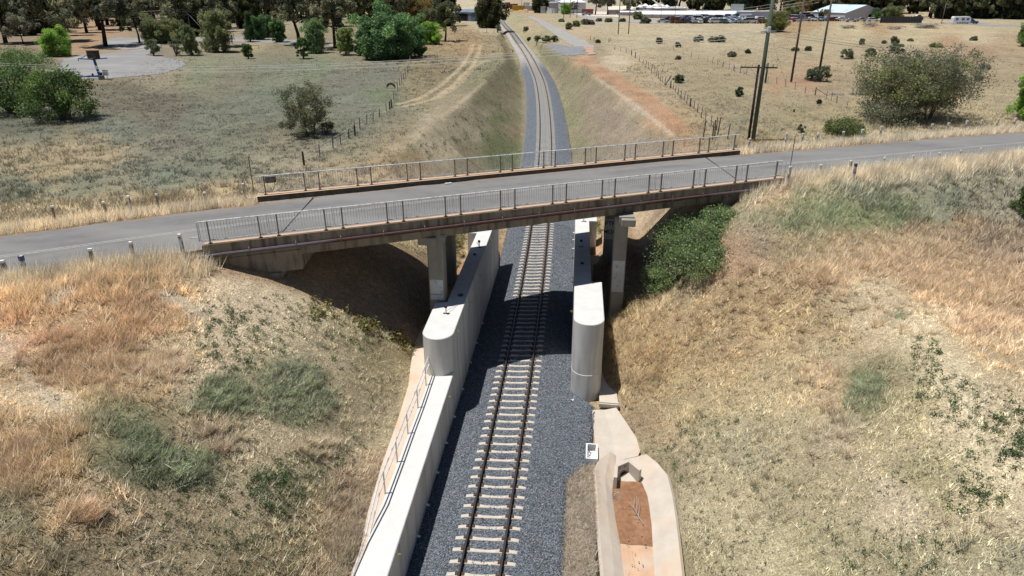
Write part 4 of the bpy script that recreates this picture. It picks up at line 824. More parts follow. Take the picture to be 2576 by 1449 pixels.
b = MB(); p = BP(-15.6 + 7.82 * SK + .75, 7.82 - .05, 9.70); b.box(p, (.60, .02, .36), TH); b.build('plate', M['galv_rust'], br, BO)
# expansion joints across the road
for xa, ya, xb, yb in ((-12.36, 36.6, -11.6, 30.6), (11.6, 49.6, 12.6, 43.6)):
    d = np.array((xb - xa, yb - ya)); a = math.atan2(d[1], d[0]); b = MB(); b.box(((xa + xb) / 2, (ya + yb) / 2, 8.652), (np.linalg.norm(d), .05, .012), a); b.build('expansion_joint', M['dark_hole'], br, BO)
# steel posts at the bridge ends
for (u, v, v1, lab) in ((640, 492, 394, 'thin bare steel post by the far left end of the bridge railing'), (1985, 436, 342, 'thin bare steel post by the near right end of the bridge railing')):
    p = G(u, v, 8.5); h = tall(p, v1); b = MB(); b.tube([(0, 0, -.3), (0, 0, h)], .03, 8); b.tube([(0, 0, h - .01), (0, 0, h + .01)], .04, 8); o = b.build('steel_post', M['galv_rust']); o.location = p; tag(o, lab, 'post', 'bare steel posts at the bridge ends')
# ------------------------------------------------------------------ monitoring units on the wall tops
def sensor(x, y, z, lab, rz=0, cable=True, fl=1):
    t = thing('survey_sensor', lab, 'sensor', (x, y, z), rz, 'small survey sensors on the wall tops')
    MB().box((0, 0, .012), (.30, .12, .024)).build('base_plate', M['black'], t)
    MB().tube([(0, 0, .02), (0, 0, .34)], .035, 8).build('stem', M['galv'], t)
    b = MB(); b.box((0, -.02, .42), (.16, .12, .15), ch=.02); b.tube([(0, -.08, .43), (0, -.14, .43)], .05, 8); b.build('head', M['black'], t)
    if cable: b = MB(); b.tube([(0.02, 0, .16), (fl * .25, .5, .12), (fl * .45, 1.1, .02), (fl * .55, 1.5, .015)], .014, 5); b.build('cable', M['galv'], t)
    return t
def wpt(s, ox, oy, x, y, z=4.0): return G((ox + x / s) / 1.49068, (oy + y / s) / 1.49068, z)
p = wpt(4.025, 1540, 840, 535, 1352); sensor(p[0], p[1], 4.0, 'white stemmed survey sensor on the sunlit left nose block', fl=.9)
p = wpt(4.025, 1540, 840, 1035, 352); sensor(p[0], p[1], 4.0, 'dark survey sensor at the far shadow edge on the left wall top', .1, True, -.6)
p = wpt(3.6225, 2100, 760, 322, 255); sensor(p[0], p[1], 4.0, 'survey sensor with red base on the sunlit far end of the right wall', .2, False)
p = wpt(3.6225, 2100, 760, 285, 600); sensor(p[0], p[1], 4.0, 'survey sensor in bridge shade on the right wall with cable running towards the nose', math.pi, True, .1)
for (s, ox, oy, x, y, lab) in ((4.025, 1540, 840, 965, 465, 'small black dome on the shaded left wall top'), (3.6225, 2100, 760, 300, 828, 'small black dome on the shaded right wall top')):
    p = wpt(s, ox, oy, x, y); b = MB(); n = 10
    for k in range(4):
        r0, z0 = .11 * math.cos(k * .39), .11 * math.sin(k * .39); r1, z1 = .11 * math.cos((k + 1) * .39), .11 * math.sin((k + 1) * .39)
        b.add([(r0 * math.cos(t), r0 * math.sin(t), z0) for t in np.linspace(0, 6.2832, n, endpoint=False)] + [(r1 * math.cos(t), r1 * math.sin(t), z1) for t in np.linspace(0, 6.2832, n, endpoint=False)], [(i, (i + 1) % n, n + (i + 1) % n, n + i) for i in range(n)])
    o = b.build('cable_dome', M['black'], smooth=True); o.location = p; tag(o, lab, 'dome', 'black domes on the wall tops')
p = wpt(4.025, 1540, 840, 745, 1082); b = MB()
for k in range(3): b.tube([(.14 * math.cos(t) + .03 * k, .12 * math.sin(t), .02 + .025 * k) for t in np.linspace(0, 6.2832, 14)], .013, 4)
o = b.build('cable_coil', M['black']); o.location = p; tag(o, 'black cable coil on the shaded left wall top', 'cable')
# ------------------------------------------------------------------ road edge guide posts
def guide_post(u, v, v1, lab, kind=0, wd=.15, lean=0.0, z=None, cap=True):
    p = G(u, v, 8.8); p[2] = float(H(p[0], p[1]))
    h = max(.5, tall(p, v1)); t = thing('guide_post', lab, 'post', tuple(p), random.random() * .6, 'timber guide posts along the road edges')
    t.rotation_euler = (random.uniform(-.03, .03), lean, t.rotation_euler[2])
    b = MB(); b.box((0, 0, (h - .3) / 2), (wd, wd * .8, h + .3), 0, ch=.012); b.build('shaft', M['timber_bare' if kind == 1 else 'timber_white'], t)
    if kind == 2:
        for z0, z1 in ((h - .22, h - .004), (h * .42, h * .56)): MB().box((0, 0, (z0 + z1) / 2), (wd + .006, wd * .8 + .006, z1 - z0)).build('blue_band', M['blue_paint'], t)
        MB().tube([(0, -wd * .4 - .004, h - .1), (0, -wd * .4 - .012, h - .1)], .035, 10).build('reflector', M['red'], t)
    elif cap: MB().box((0, 0, h - .03), (wd + .008, wd * .8 + .008, .10)).build('white_cap', M['white_paint'], t)
    return t
GPS = [(18, 690, 656, 'dark weathered post at the left picture edge before the road', 1, .17), (62, 674, 643, 'blue and white banded post standing in tall grass before the road', 2, .17),
 (233, 662, 627, 'weathered bare timber post, left of the two white capped ones before the road', 1, .15), (338, 646, 609, 'white capped peeling post second from the near left railing end', 0, .13), (461, 632, 590, 'white capped peeling post next to the near left railing end', 0, .14),
 (136, 548, 519, 'short dark post leftmost along the far left road verge', 1, .13), (266, 527, 508, 'short post topped dark in straw grass, second on the far left verge', 1, .13), (326, 521, 494, 'square white post in straw grass on the far left verge', 0, .15), (395, 506, 489, 'small rusty topped post on the far left verge', 1, .12), (515, 500, 484, 'small grey post half hidden in grass on the far left verge', 0, .13), (617, 490, 463, 'tall white peeling post beside the steel post at the far left railing end', 0, .13),
 (1883, 370, 349, 'white post at the foot of the dark telegraph pole', 0, .14), (1977, 352, 335, 'faint white post in straw behind the right steel post', 0, .14), (2019, 355, 336, 'whitewashed post beside a white rag on the far right verge', 0, .14), (2058, 348, 336, 'white post third from the telegraph poles on the far right verge', 0, .14),
 (2121, 346, 331, 'white post before the low green shrub on the far right verge', 0, .15), (2166, 345, 326, 'white post right of the low green shrub', 0, .16), (2216, 337, 318, 'white post below the big grey tree on the far right verge', 0, .14), (2343, 329, 312, 'white post right of the big grey tree, first of the far row', 0, .14),
 (2384, 324, 309, 'white post right of the big grey tree, second of the far row', 0, .13), (2428, 320, 304, 'white post right of the big grey tree, third of the far row', 0, .15), (2468, 315, 302, 'white post right of the big grey tree, fourth of the far row', 0, .14), (2509, 311, 299, 'white post right of the big grey tree, fifth of the far row', 0, .14), (2551, 309, 297, 'white post at the far right picture edge behind the road', 0, .14),
 (1982, 456, 419, 'tall grey post touching the near right railing end', 0, .15), (2063, 434, 415, 'white capped post first beyond the near right railing end', 0, .14), (2138, 428, 404, 'peeling post beside the banded delineator on the near right verge', 1, .14), (2149, 440, 410, 'white delineator with blue and dark bands on the near right verge', 2, .15),
 (2222, 415, 396, 'white capped post third along the near right verge', 0, .14), (2296, 402, 391, 'white knobbed post deep in straw on the near right verge', 0, .14), (2362, 397, 384, 'dark leaning post deep in straw on the near right verge', 1, .12), (2415, 388, 378, 'thin dark post right of the leaning one on the near right verge', 1, .11), (2467, 382, 373, 'pale post near the right picture edge on the near verge', 0, .13)]
for g_ in GPS: guide_post(*g_[:4], kind=g_[4], wd=g_[5], lean=random.uniform(-.05, .05))
p = GT(2026, 361); b = MB(); b.tube([(-.2, 0, .05), (0, .1, .16), (.2, 0, .06), (.38, .05, .03)], [.05, .10, .07, .02], 6); o = b.build('white_rag', M['white_paint']); o.location = p; tag(o, 'crumpled white rag in straw at the far right road edge', 'rag')
# ------------------------------------------------------------------ leaf / blade material with some light passing through
def veg_material(name, tr=.35, var=.2):
    m = bpy.data.materials.new(name); m.use_nodes = True; n = m.node_tree; b = n.nodes['Principled BSDF']; L = n.links.new; out = n.nodes['Material Output']
    b.inputs['Roughness'].default_value = .7; b.inputs['Specular IOR Level'].default_value = .18
    a = n.nodes.new('ShaderNodeVertexColor'); a.layer_name = 'Col'; tc = n.nodes.new('ShaderNodeTexCoord')
    t = n.nodes.new('ShaderNodeTexNoise'); t.inputs['Scale'].default_value = 1.3; t.inputs['Detail'].default_value = 3; L(tc.outputs['Object'], t.inputs[0])
    r = n.nodes.new('ShaderNodeMapRange'); r.inputs[1].default_value = .3; r.inputs[2].default_value = .7; r.inputs[3].default_value = 1 - var; r.inputs[4].default_value = 1 + var; L(t.outputs[0], r.inputs[0])
    v = n.nodes.new('ShaderNodeVectorMath'); v.operation = 'SCALE'; L(a.outputs[0], v.inputs[0]); L(r.outputs[0], v.inputs[3]); L(v.outputs[0], b.inputs['Base Color'])
    tb = n.nodes.new('ShaderNodeBsdfTranslucent'); L(v.outputs[0], tb.inputs[0]); mx = n.nodes.new('ShaderNodeMixShader'); mx.inputs[0].default_value = tr
    L(b.outputs[0], mx.inputs[1]); L(tb.outputs[0], mx.inputs[2]); L(mx.outputs[0], out.inputs[0]); return m
M['leaf'] = veg_material('foliage', .38, .2); M['grass'] = veg_material('grass_blades', .22, .12)
# ------------------------------------------------------------------ grass
def free_ground(x, y):
    """True where plants can stand"""
    rd = road_dist(x, y); ok = ~((rd < 3.02) & (rd > -3.65) & (y < 130))
    s = (x - BA[0]) * BU[0] + (y - BA[1]) * BU[1]; t = (x - BA[0]) * BN[0] + (y - BA[1]) * BN[1]
    ok &= ~((t > -.25) & (t < 8.4) & (s - t * SK > -15.7) & (s - t * SK < 17.9))
    L, R = bal_edges(y); o = x - xt(y); ok &= ~((o > L - .1) & (o < R + .05) & (y < 420))
    ok &= ~((x > -5.45) & (x < 0) & (y < 28)) | ((x < np.interp(y, [10, 17, 19, 22, 25, 28, 30, 33], [-4.1, -4.15, -4.5, -4.7, -4.9, -5.15, -5.5, -5.9])))
    ok &= ~((x > -5.1) & (x < 5) & (y > 27) & (y < 51.2) & (o < R)) ; ok &= ~((x > 0) & (x < 4.7) & (y > 30) & (y < 51.2))
    ok &= ~((x > 4.2) & (x < 7.62) & (y < 26.8)) ; ok &= ~((x > 3.5) & (x < np.interp(y, [24, 26.7, 28, 30.6, 31, 40], [7, 6.5, 6.35, 5.4, 5.45, 4.8])) & (y >= 25) & (y < 48))
    return ok
def polar(n, r0, r1, p=1.6, a0=-.86, a1=.86):
    q = RNG.random(n); e = 2 - p
    r = (r0 ** e + (r1 ** e - r0 ** e) * q) ** (1 / e); a = a0 + (a1 - a0) * RNG.random(n) + YAW
    return CAM[0] + r * np.sin(a), CAM[1] + r * np.cos(a)
def blades(name, x, y, z, h, spread, nb, wd, col, lean, label, cat):
    n = len(x); k = np.repeat(np.arange(n), nb); m = len(k); lum = col @ np.array([.3, .6, .1]); col = col * .66 + lum[:, None] * .34 * np.array([1.04, 1.0, .93])
    a = RNG.random(m) * 6.2832; rr = np.sqrt(RNG.random(m)); bx = x[k] + np.cos(a) * rr * spread[k]; by = y[k] + np.sin(a) * rr * spread[k]
    a2 = RNG.random(m) * 6.2832; le = lean[k] * (.4 + .9 * RNG.random(m)); hh = h[k] * (.55 + .6 * RNG.random(m))
    dx = np.cos(a2) * le * hh + .12 * hh; dy = np.sin(a2) * le * hh; w_ = wd[k] * (.6 + .8 * RNG.random(m)); a3 = RNG.random(m) * 3.1416; wx = np.cos(a3) * w_; wy = np.sin(a3) * w_
    bz = z[k] - .03
    P = np.empty((m, 3, 3)); P[:, 0] = np.stack([bx - wx, by - wy, bz], 1); P[:, 1] = np.stack([bx + wx, by + wy, bz], 1)
    P[:, 2] = np.stack([bx + dx, by + dy, bz + hh], 1)
    c = col[k] * (.5 + 1.05 * RNG.random((m, 1)))
    lo = np.arange(m * 3); o = raw_mesh(name, P.reshape(-1, 3), lo, np.full(m, 3), M['grass'], col=np.repeat(c, 3, 0)); o['kind'] = 'stuff'; tag(o, label, cat); return o
def field(name, n, r0, r1, p, nb, wscale, hscale, spr, label, minc=.0, gain=1.0, cvp=1.0):
    x, y = polar(n, r0, r1, p); ok = free_ground(x, y); x, y = x[ok], y[ok]; z = H(x, y)
    c, cv, ht = ground_attr(x, y, z); c, cv = paint(x, y, c, cv)
    pat = .5 * fbm(x / 1.6, y / 1.6, 3) + .5 * fbm(x / .45 + 7, y / .45, 2); keep = RNG.random(len(x)) < np.clip(cv ** cvp * (.06 + 1.5 * sstep(.38, .62, pat)), 0, 1)
    vx = road_dist(x, y); x, y, z, c, cv, ht = [q[keep] for q in (x, y, z, c, cv, ht)]
    mo = fbm(x / 1.7, y / 1.7, 4) - .5; c = c * (1 + .35 * mo[:, None]) * gain * (1.18 - .42 * cv[:, None] ** 2) * np.array([.955, 1.0, .98])
    hue = RNG.random((len(x), 1)); c = c * (1 + (hue - .5) * np.array([.10, .03, -.12])) * (.85 + .35 * RNG.random((len(x), 1)))
    h = ht * hscale * (.5 + .6 * cv) * (.6 + .8 * RNG.random(len(x))) * (.75 + .5 * fbm(x / 3, y / 3, 2))
    return blades(name, x, y, z, h, spr * (.6 + .8 * RNG.random(len(x))) * (.5 + ht), nb, np.full(len(x), wscale) * (.7 + .6 * ht), c, np.full(len(x), .75), label, 'grass')
field('near_grass', 160000, 11, 48, 1.25, 8, .0155, 1.0, .15, 'dry straw coloured grass tufts on the slopes in front of the bridge', gain=2.2, cvp=1.6)
field('field_grass', 90000, 44, 130, 1.5, 6, .030, 1.0, .30, 'dry grey green and straw grass in the fields beside and beyond the bridge', gain=1.05)
field('far_grass', 42000, 120, 420, 1.6, 4, .09, 1.5, .8, 'pale dry grass in the distant paddocks beyond the railway bend', gain=.9)
x, y = polar(26000, 11, 46, 1.3); ok = free_ground(x, y) & ((x > 0) | (RNG.random(26000) < .6)) & (fbm(x / 2.5 + 8, y / 2.5, 3) > .44); x, y = x[ok], y[ok]; n = len(x)
blades('low_herbs', x, y, H(x, y), .05 + .10 * RNG.random(n), np.full(n, .07), 10, np.full(n, .013), np.array(lin(92, 96, 70)) * (.6 + .8 * RNG.random((n, 1))), np.full(n, 1.1), 'small dark olive herbs speckling the near slopes', 'weeds')
x, y = polar(3600, 11, 50, 1.3); ok = free_ground(x, y); x, y = x[ok], y[ok]; n = len(x)
blades('fallen_stalks', x, y, H(x, y) + .05, .10 + .12 * RNG.random(n), np.full(n, .05), 3, np.full(n, .006), np.array(lin(214, 202, 176)) * (.8 + .6 * RNG.random((n, 1))), np.full(n, 4.0), 'long pale fallen stalks lying across the near slopes', 'dry stalks')
# tall straw along the road edges
def verge():
    P = resample(RD, .05); P = P[(P[:, 1] > 15) & (P[:, 1] < 90)]; n = 42000; i = RNG.integers(0, len(P) - 2, n); d = P[i + 1] - P[i]; d /= np.linalg.norm(d, axis=1)[:, None]; nn_ = np.stack([-d[:, 1], d[:, 0]], 1)
    side = np.where(RNG.random(n) < .5, 1.0, -1.0); off = np.where(side < 0, 3.05, 3.4) * side + side * (0 + np.abs(RNG.normal(0, 1.0, n))); q = P[i] + nn_ * off[:, None]; x, y = q[:, 0], q[:, 1]
    ok = free_ground(x, y) | ((np.abs(road_dist(x, y)) > 3.02) & free_ground(x, y)); s = (x - BA[0]) * BU[0] + (y - BA[1]) * BU[1]; t = (x - BA[0]) * BN[0] + (y - BA[1]) * BN[1]
    ok &= H(x, y) > 7.75
    x, y = x[ok], y[ok]; z = H(x, y); c = np.array(lin(228, 214, 184)) * (.9 + .5 * RNG.random((len(x), 1))) * (1 + (fbm(x / 2, y / 2, 3)[:, None] - .5) * .5)
    ht = (.42 + .40 * RNG.random(len(x))) * np.where(road_dist(x, y) > 0, 1.2, 1.0); blades('verge_grass', x, y, z, ht, np.full(len(x), .16), 7, np.full(len(x), .014), c, np.full(len(x), .42), 'tall pale straw grass lining both edges of the road', 'grass')
verge()
# weeds: small dark green leafy plants and soft green clumps
def weeds(name, pts, size, nl, ls, rgb, label, cat='weeds', flat=.7):
    x = np.array([p[0] for p in pts]); y = np.array([p[1] for p in pts]); ok = free_ground(x, y); x, y = x[ok], y[ok]; size = np.asarray(size)[ok]; z = H(x, y); n = len(x)
    k = np.repeat(np.arange(n), nl); m = len(k); d = RNG.normal(0, .34, (m, 3)); d[:, 2] = np.abs(RNG.normal(0, .6, m)) * flat
    c = np.stack([x, y, z], 1)[k] + d * size[k][:, None]; l = ls * size[k] * (.6 + .8 * RNG.random(m)); A = RNG.normal(0, 1, (m, 3)); A /= np.linalg.norm(A, axis=1)[:, None]; B = np.cross(A, RNG.normal(0, 1, (m, 3))); B /= np.linalg.norm(B, axis=1)[:, None]
    A *= l[:, None]; B *= l[:, None] * .4
    P = np.stack([c - A, c + B, c + A, c - B], 1); col = np.array(lin(*rgb)) * (.55 + .9 * RNG.random((m, 1))) * (1 + .25 * (RNG.random((n, 3))[k] - .5))
    o = raw_mesh(name, P.reshape(-1, 3), np.arange(m * 4), np.full(m, 4), M['leaf'], col=np.repeat(col, 4, 0)); o['kind'] = 'stuff'; tag(o, label, cat)
def scatter_px(regs):
    out = []; sz = []
    for u, v, ru, rv, n, s in regs:
        for _ in range(n):
            a = random.random() * 6.283; q = math.sqrt(random.random()); d = ray(u + ru * q * math.cos(a), v + rv * q * math.sin(a))
            t = ((7 if u > 1500 else 6) - CAM[2]) / d[2]; out.append((u + ru * q * math.cos(a), v + rv * q * math.sin(a))); sz.append(s * random.uniform(.6, 1.5))
    return out, sz
def gt_many(px):
    U = np.array(px); D = _F + _R * ((U[:, 0:1] - 1288) / FP) - _U * ((U[:, 1:2] - 724.5) / FP); ts = np.geomspace(9, 900, 420); hit = np.full(len(U), -1)
    lo = np.full(len(U), 9.0); hi = np.full(len(U), 900.0); done = np.zeros(len(U), bool)
    for a, b in zip(ts[:-1], ts[1:]):
        P = CAM + D * b; below = (P[:, 2] < H(P[:, 0], P[:, 1])) & ~done
        lo[below] = a; hi[below] = b; done |= below
        if done.all(): break
    for _ in range(10):
        m = (lo + hi) / 2; P = CAM + D * m[:, None]; bl = P[:, 2] < H(P[:, 0], P[:, 1]); hi = np.where(bl, m, hi); lo = np.where(bl, lo, m)
    P = CAM + D * hi[:, None]; return P
px, sz = scatter_px([(600, 870, 130, 70, 120, .17), (720, 800, 120, 50, 60, .17), (560, 800, 60, 50, 36, .18), (880, 860, 90, 60, 40, .18), (760, 1200, 120, 60, 70, .16), (690, 1240, 80, 60, 60, .2), (560, 1180, 160, 90, 50, .15), (860, 1130, 60, 60, 24, .17), (400, 1300, 200, 120, 60, .15), (700, 1390, 160, 60, 60, .15),
 (2330, 930, 50, 90, 46, .22), (2400, 1010, 70, 70, 36, .2), (2490, 1180, 70, 110, 44, .2), (2540, 1080, 40, 80, 30, .24), (2440, 1260, 60, 60, 20, .22), (1720, 1150, 60, 70, 30, .18), (1760, 1080, 60, 50, 20, .18), (1900, 1100, 120, 80, 24, .16), (2250, 1380, 200, 60, 24, .2), (1850, 1300, 120, 80, 24, .14), (1180, 330, 60, 50, 50, .3), (1080, 370, 60, 30, 16, .3), (1240, 270, 30, 40, 16, .3)])
P = gt_many(px); weeds('green_weeds', P[:, :2], sz, 36, .17, (100, 118, 84), 'small dark green leafy weeds scattered on the bare pale slopes')
px, sz = scatter_px([(555, 980, 55, 40, 60, .22), (600, 1010, 40, 26, 26, .2), (720, 950, 90, 44, 70, .2), (740, 1010, 100, 50, 76, .22), (800, 980, 60, 50, 36, .2), (350, 1110, 36, 44, 44, .22), (385, 1150, 60, 44, 60, .22), (460, 1170, 80, 44, 60, .22), (320, 1060, 50, 40, 26, .22), (2190, 960, 50, 30, 50, .24), (2170, 1000, 40, 30, 40, .24), (2250, 800, 30, 20, 10, .3)])
P = gt_many(px); P = P[free_ground(P[:, 0], P[:, 1])]; n = len(P); blades('soft_green_clumps', P[:, 0], P[:, 1], P[:, 2], .10 + .10 * RNG.random(n), np.full(n, .26), 90, np.full(n, .008), np.array(lin(158, 168, 124)) * (.8 + .6 * RNG.random((n, 1))) * (.7 + .6 * fbm(P[:, 0] * 2, P[:, 1] * 2, 2))[:, None], np.full(n, 1.3), 'soft grey green creeping weed clumps on the near slopes', 'weeds')
px, sz = scatter_px([(860, 770, 100, 40, 40, .3), (950, 810, 60, 30, 50, .32), (1010, 835, 35, 25, 46, .34), (1035, 860, 20, 40, 30, .3), (1600, 745, 60, 25, 40, .35), (1570, 775, 30, 30, 24, .3), (620, 660, 50, 16, 24, .3), (1140, 610, 30, 20, 30, .35), (1500, 590, 14, 30, 16, .35), (1880, 485, 40, 18, 26, .35), (1150, 660, 30, 20, 20, .3)])
P = gt_many(px); weeds('tangled_weeds', P[:, :2], sz, 50, .22, (140, 134, 88), 'tangled olive weeds along the shade edge by the bridge')
# straw tussocks that stand out on the near slopes
px, sz = scatter_px([(215, 1290, 40, 20, 34, .3), (800, 1130, 60, 30, 24, .22), (420, 920, 60, 40, 40, .28), (560, 1100, 60, 40, 24, .22), (860, 1300, 50, 120, 120, .26), (60, 1180, 60, 80, 60, .3), (2060, 940, 60, 40, 30, .28), (2100, 1060, 60, 60, 30, .26), (1960, 1200, 200, 120, 40, .24), (2440, 1340, 80, 60, 14, .3), (350, 780, 60, 40, 30, .3), (1620, 900, 60, 90, 90, .34), (200, 900, 160, 80, 110, .3), (1900, 780, 280, 120, 160, .3), (2350, 720, 240, 130, 220, .4)])
P = gt_many(px); P = P[free_ground(P[:, 0], P[:, 1])]; n = len(P); x, y = P[:, 0], P[:, 1]; z = H(x, y); c, cv, ht = ground_attr(x, y, z)
blades('straw_tussocks', x, y, z, .22 + .25 * RNG.random(n), np.full(n, .13), 70, np.full(n, .009), c * 1.7, np.full(n, .9), 'rounded straw tussocks on the slopes in front of the bridge', 'grass')
# dry roadside strip between the ballast and the drain
n = 5200; x = 2.98 + 1.2 * RNG.random(n); y = 12 + 13.6 * RNG.random(n); c = np.array(lin(190, 172, 148)) * (.7 + .6 * RNG.random((n, 1)))
blades('strip_grass', x, y, np.full(n, -.44), .10 + .12 * RNG.random(n), np.full(n, .10), 9, np.full(n, .010), c, np.full(n, 1.6), 'flattened grey brown grass strip between ballast and drain', 'grass')
# ------------------------------------------------------------------ trees and shrubs
def crown_mesh(name, C, rc, nl, ls, cols, flat=.8, droop=0., bright=None, asp=.45):
    """leaf clusters: C centres, rc radii, nl leaves per cluster"""
    n = len(C); k = np.repeat(np.arange(n), nl); m = len(k); d = RNG.normal(0, 1, (m, 3)); d /= np.linalg.norm(d, axis=1)[:, None]; d *= (RNG.random((m, 1)) ** .42); d[:, 2] *= flat
    c = C[k] + d * rc[k][:, None]; c[:, 2] -= droop * RNG.random(m) * rc[k]
    l = ls * (.6 + .8 * RNG.random(m)); A = RNG.normal(0, 1, (m, 3)); A[:, 2] -= droop; A /= np.linalg.norm(A, axis=1)[:, None]; B = np.cross(A, RNG.normal(0, 1, (m, 3))); B /= np.linalg.norm(B, axis=1)[:, None]
    A *= l[:, None]; B *= l[:, None] * asp; P = np.stack([c - A, c + B, c + A, c - B], 1)
    pc = np.array([lin(*q) for q in cols]) * 1.6; pc = pc * .82 + pc.mean(1, keepdims=True) * .18; cc = pc[RNG.integers(0, len(pc), n)] * (.72 + .56 * RNG.random((n, 1)))
    col = cc[k] * (.7 + .6 * RNG.random((m, 1))) * (1 + .18 * (RNG.random((m, 3)) - .5))
    return P.reshape(-1, 3), np.repeat(col, 4, 0)
def skeleton(Ht, R, base, nl, trunk_r, forks=1, lean=.12, multi=1, up=.55):
    b = MB(); C = []; T = random.random() * 6.28
    for q in range(multi):
        a0 = T + q * 6.283 / multi + random.random(); ln = lean if multi == 1 else .35 + .25 * random.random()
        p0 = np.array((.12 * multi * math.cos(a0) * (multi > 1), .12 * multi * math.sin(a0) * (multi > 1), -.2)); top = np.array((math.cos(a0) * R * ln, math.sin(a0) * R * ln, Ht * (.80 + .1 * random.random())))
        mid = p0 * .5 + top * .45 + np.array((random.uniform(-.05, .05) * Ht, random.uniform(-.05, .05) * Ht, Ht * .02))
        pts = [p0, p0 + (mid - p0) * .5 + np.array((random.uniform(-.02, .02) * Ht, 0, 0)), mid, (mid + top) / 2, top]; tr = trunk_r / (multi ** .5)
        b.tube(pts, [tr * 1.25, tr, tr * .75, tr * .45, tr * .12], 7)
        C.append(top)
        for i in range(nl // multi):
            t = base + (1 - base) * (i + random.random()) / (nl // multi); t = min(t, .97); seg = t * 4; j = min(int(seg), 3); s = pts[j] + (pts[j + 1] - pts[j]) * (seg - j)
            a = a0 + i * 2.4 + random.random(); ext = R * (.55 + .5 * random.random()) * math.sqrt(max(.15, 1 - ((t - .45) / .75) ** 2)); e = s + np.array((math.cos(a) * ext, math.sin(a) * ext, up * ext * random.uniform(.4, 1.2))); e[2] = min(e[2], Ht * .98)
            m_ = (s + e) / 2 + np.array((0, 0, .12 * ext)); r = tr * (.5 - .32 * t); b.tube([s, m_, e], [r, r * .6, r * .2], 5); C.append(e); C.append((m_ + e) / 2 + RNG.normal(0, .08 * R, 3))
            for _ in range(forks):
                e2 = m_ + (e - m_) * .4 + RNG.normal(0, .30 * R, 3) * np.array((1, 1, .7)); b.tube([m_, e2], [r * .5, r * .12], 4); C.append(e2)
    return b, np.array(C)
STY = {
 'gum': dict(base=.38, nl=13, forks=3, rc=.20, nlv=150, ls=.30, cols=((80, 84, 64), (98, 100, 74), (68, 72, 58), (108, 106, 78)), tr=.030, up=.7, droop=.6, bark='bark', flat=.8, lean=.2),
 'gum_thin': dict(base=.35, nl=11, forks=2, rc=.17, nlv=110, ls=.28, cols=((84, 88, 62), (96, 98, 66), (70, 76, 56)), tr=.022, up=.8, droop=.5, bark='bark', flat=.9, lean=.1),
 'olive': dict(base=.15, nl=16, forks=3, rc=.24, nlv=170, ls=.20, cols=((98, 104, 66), (110, 114, 70), (84, 92, 60)), tr=.020, up=.55, droop=.3, bark='bark', flat=.9, lean=.1),
 'green': dict(base=.12, nl=18, forks=3, rc=.22, nlv=190, ls=.22, cols=((74, 100, 58), (88, 116, 62), (62, 86, 52), (68, 94, 60)), tr=.020, up=.5, droop=.15, bark='bark', flat=.9, lean=.06),
 'lime': dict(base=.12, nl=18, forks=3, rc=.24, nlv=190, ls=.18, cols=((104, 136, 46), (122, 150, 54), (84, 116, 42)), tr=.020, up=.5, droop=.1, bark='bark', flat=.9, lean=.06),
 'cypress': dict(base=.03, nl=26, forks=2, rc=.30, nlv=150, ls=.2, cols=((44, 58, 42), (54, 66, 44), (38, 48, 38)), tr=.025, up=.9, droop=0, bark='bark', flat=1.2, lean=.02),
 'casuarina': dict(base=.10, nl=22, forks=3, rc=.22, nlv=170, ls=.28, cols=((58, 62, 38), (70, 72, 42), (48, 52, 34)), tr=.028, up=.7, droop=.5, bark='bark', flat=1.1, lean=.04),
 'amber': dict(base=.2, nl=14, forks=3, rc=.24, nlv=150, ls=.22, cols=((124, 98, 50), (108, 94, 50), (92, 86, 48)), tr=.022, up=.6, droop=.2, bark='bark', flat=.9, lean=.06),
 'grey': dict(base=.15, nl=18, forks=4, rc=.22, nlv=120, ls=.11, cols=((104, 106, 76), (118, 118, 86), (92, 96, 70)), tr=.030, up=.45, droop=.1, bark='bark_grey', flat=.8, lean=.1),
}
def make_tree(name, label, cat, p, Ht, R, sty, group=None, multi=1, dens=1.0, cols=None, ls=None, nl=None):
    s = STY[sty]; t = thing(name, label, cat, tuple(p), random.random() * 6.28, group)
    b, C = skeleton(Ht, R, s['base'], nl or s['nl'], Ht * s['tr'], s['forks'], s['lean'], multi, s['up']); b.build('trunk', M[s['bark']], t, smooth=True)
    if sty in ('green', 'lime', 'cypress', 'olive', 'casuarina'):
        k = int(len(C) * .9); a = RNG.random(k) * 6.28; ph = RNG.random(k); rr = R * .8 * np.sqrt(1 - (ph * 1.6 - .6) ** 2 * .8).clip(.15) * RNG.random(k) ** .35
        if sty == 'cypress': rr = R * (1.05 - ph) * RNG.random(k) ** .3
        E_ = np.stack([np.cos(a) * rr, np.sin(a) * rr, Ht * (.06 + .86 * ph)], 1); C = np.concatenate([C, E_])
    rc = np.full(len(C), s['rc'] * R) * (.65 + .7 * RNG.random(len(C)))
    if sty == 'cypress': C[:, :2] *= (1.1 - C[:, 2:3] / Ht).clip(.1, 1)
    V, c = crown_mesh('crown', C, rc, max(8, int(s['nlv'] * dens)), ls or s['ls'] * R / 3.2 * .62 + .03, [tuple(min(250, q_ * (1.0 if sty == 'grey' else 1.14)) for q_ in cc_) for cc_ in (cols or s['cols'])], s['flat'], s['droop'])
    raw_mesh('crown', V, np.arange(len(V)), np.full(len(V) // 4, 4), M['leaf'], col=c, parent=t); return t
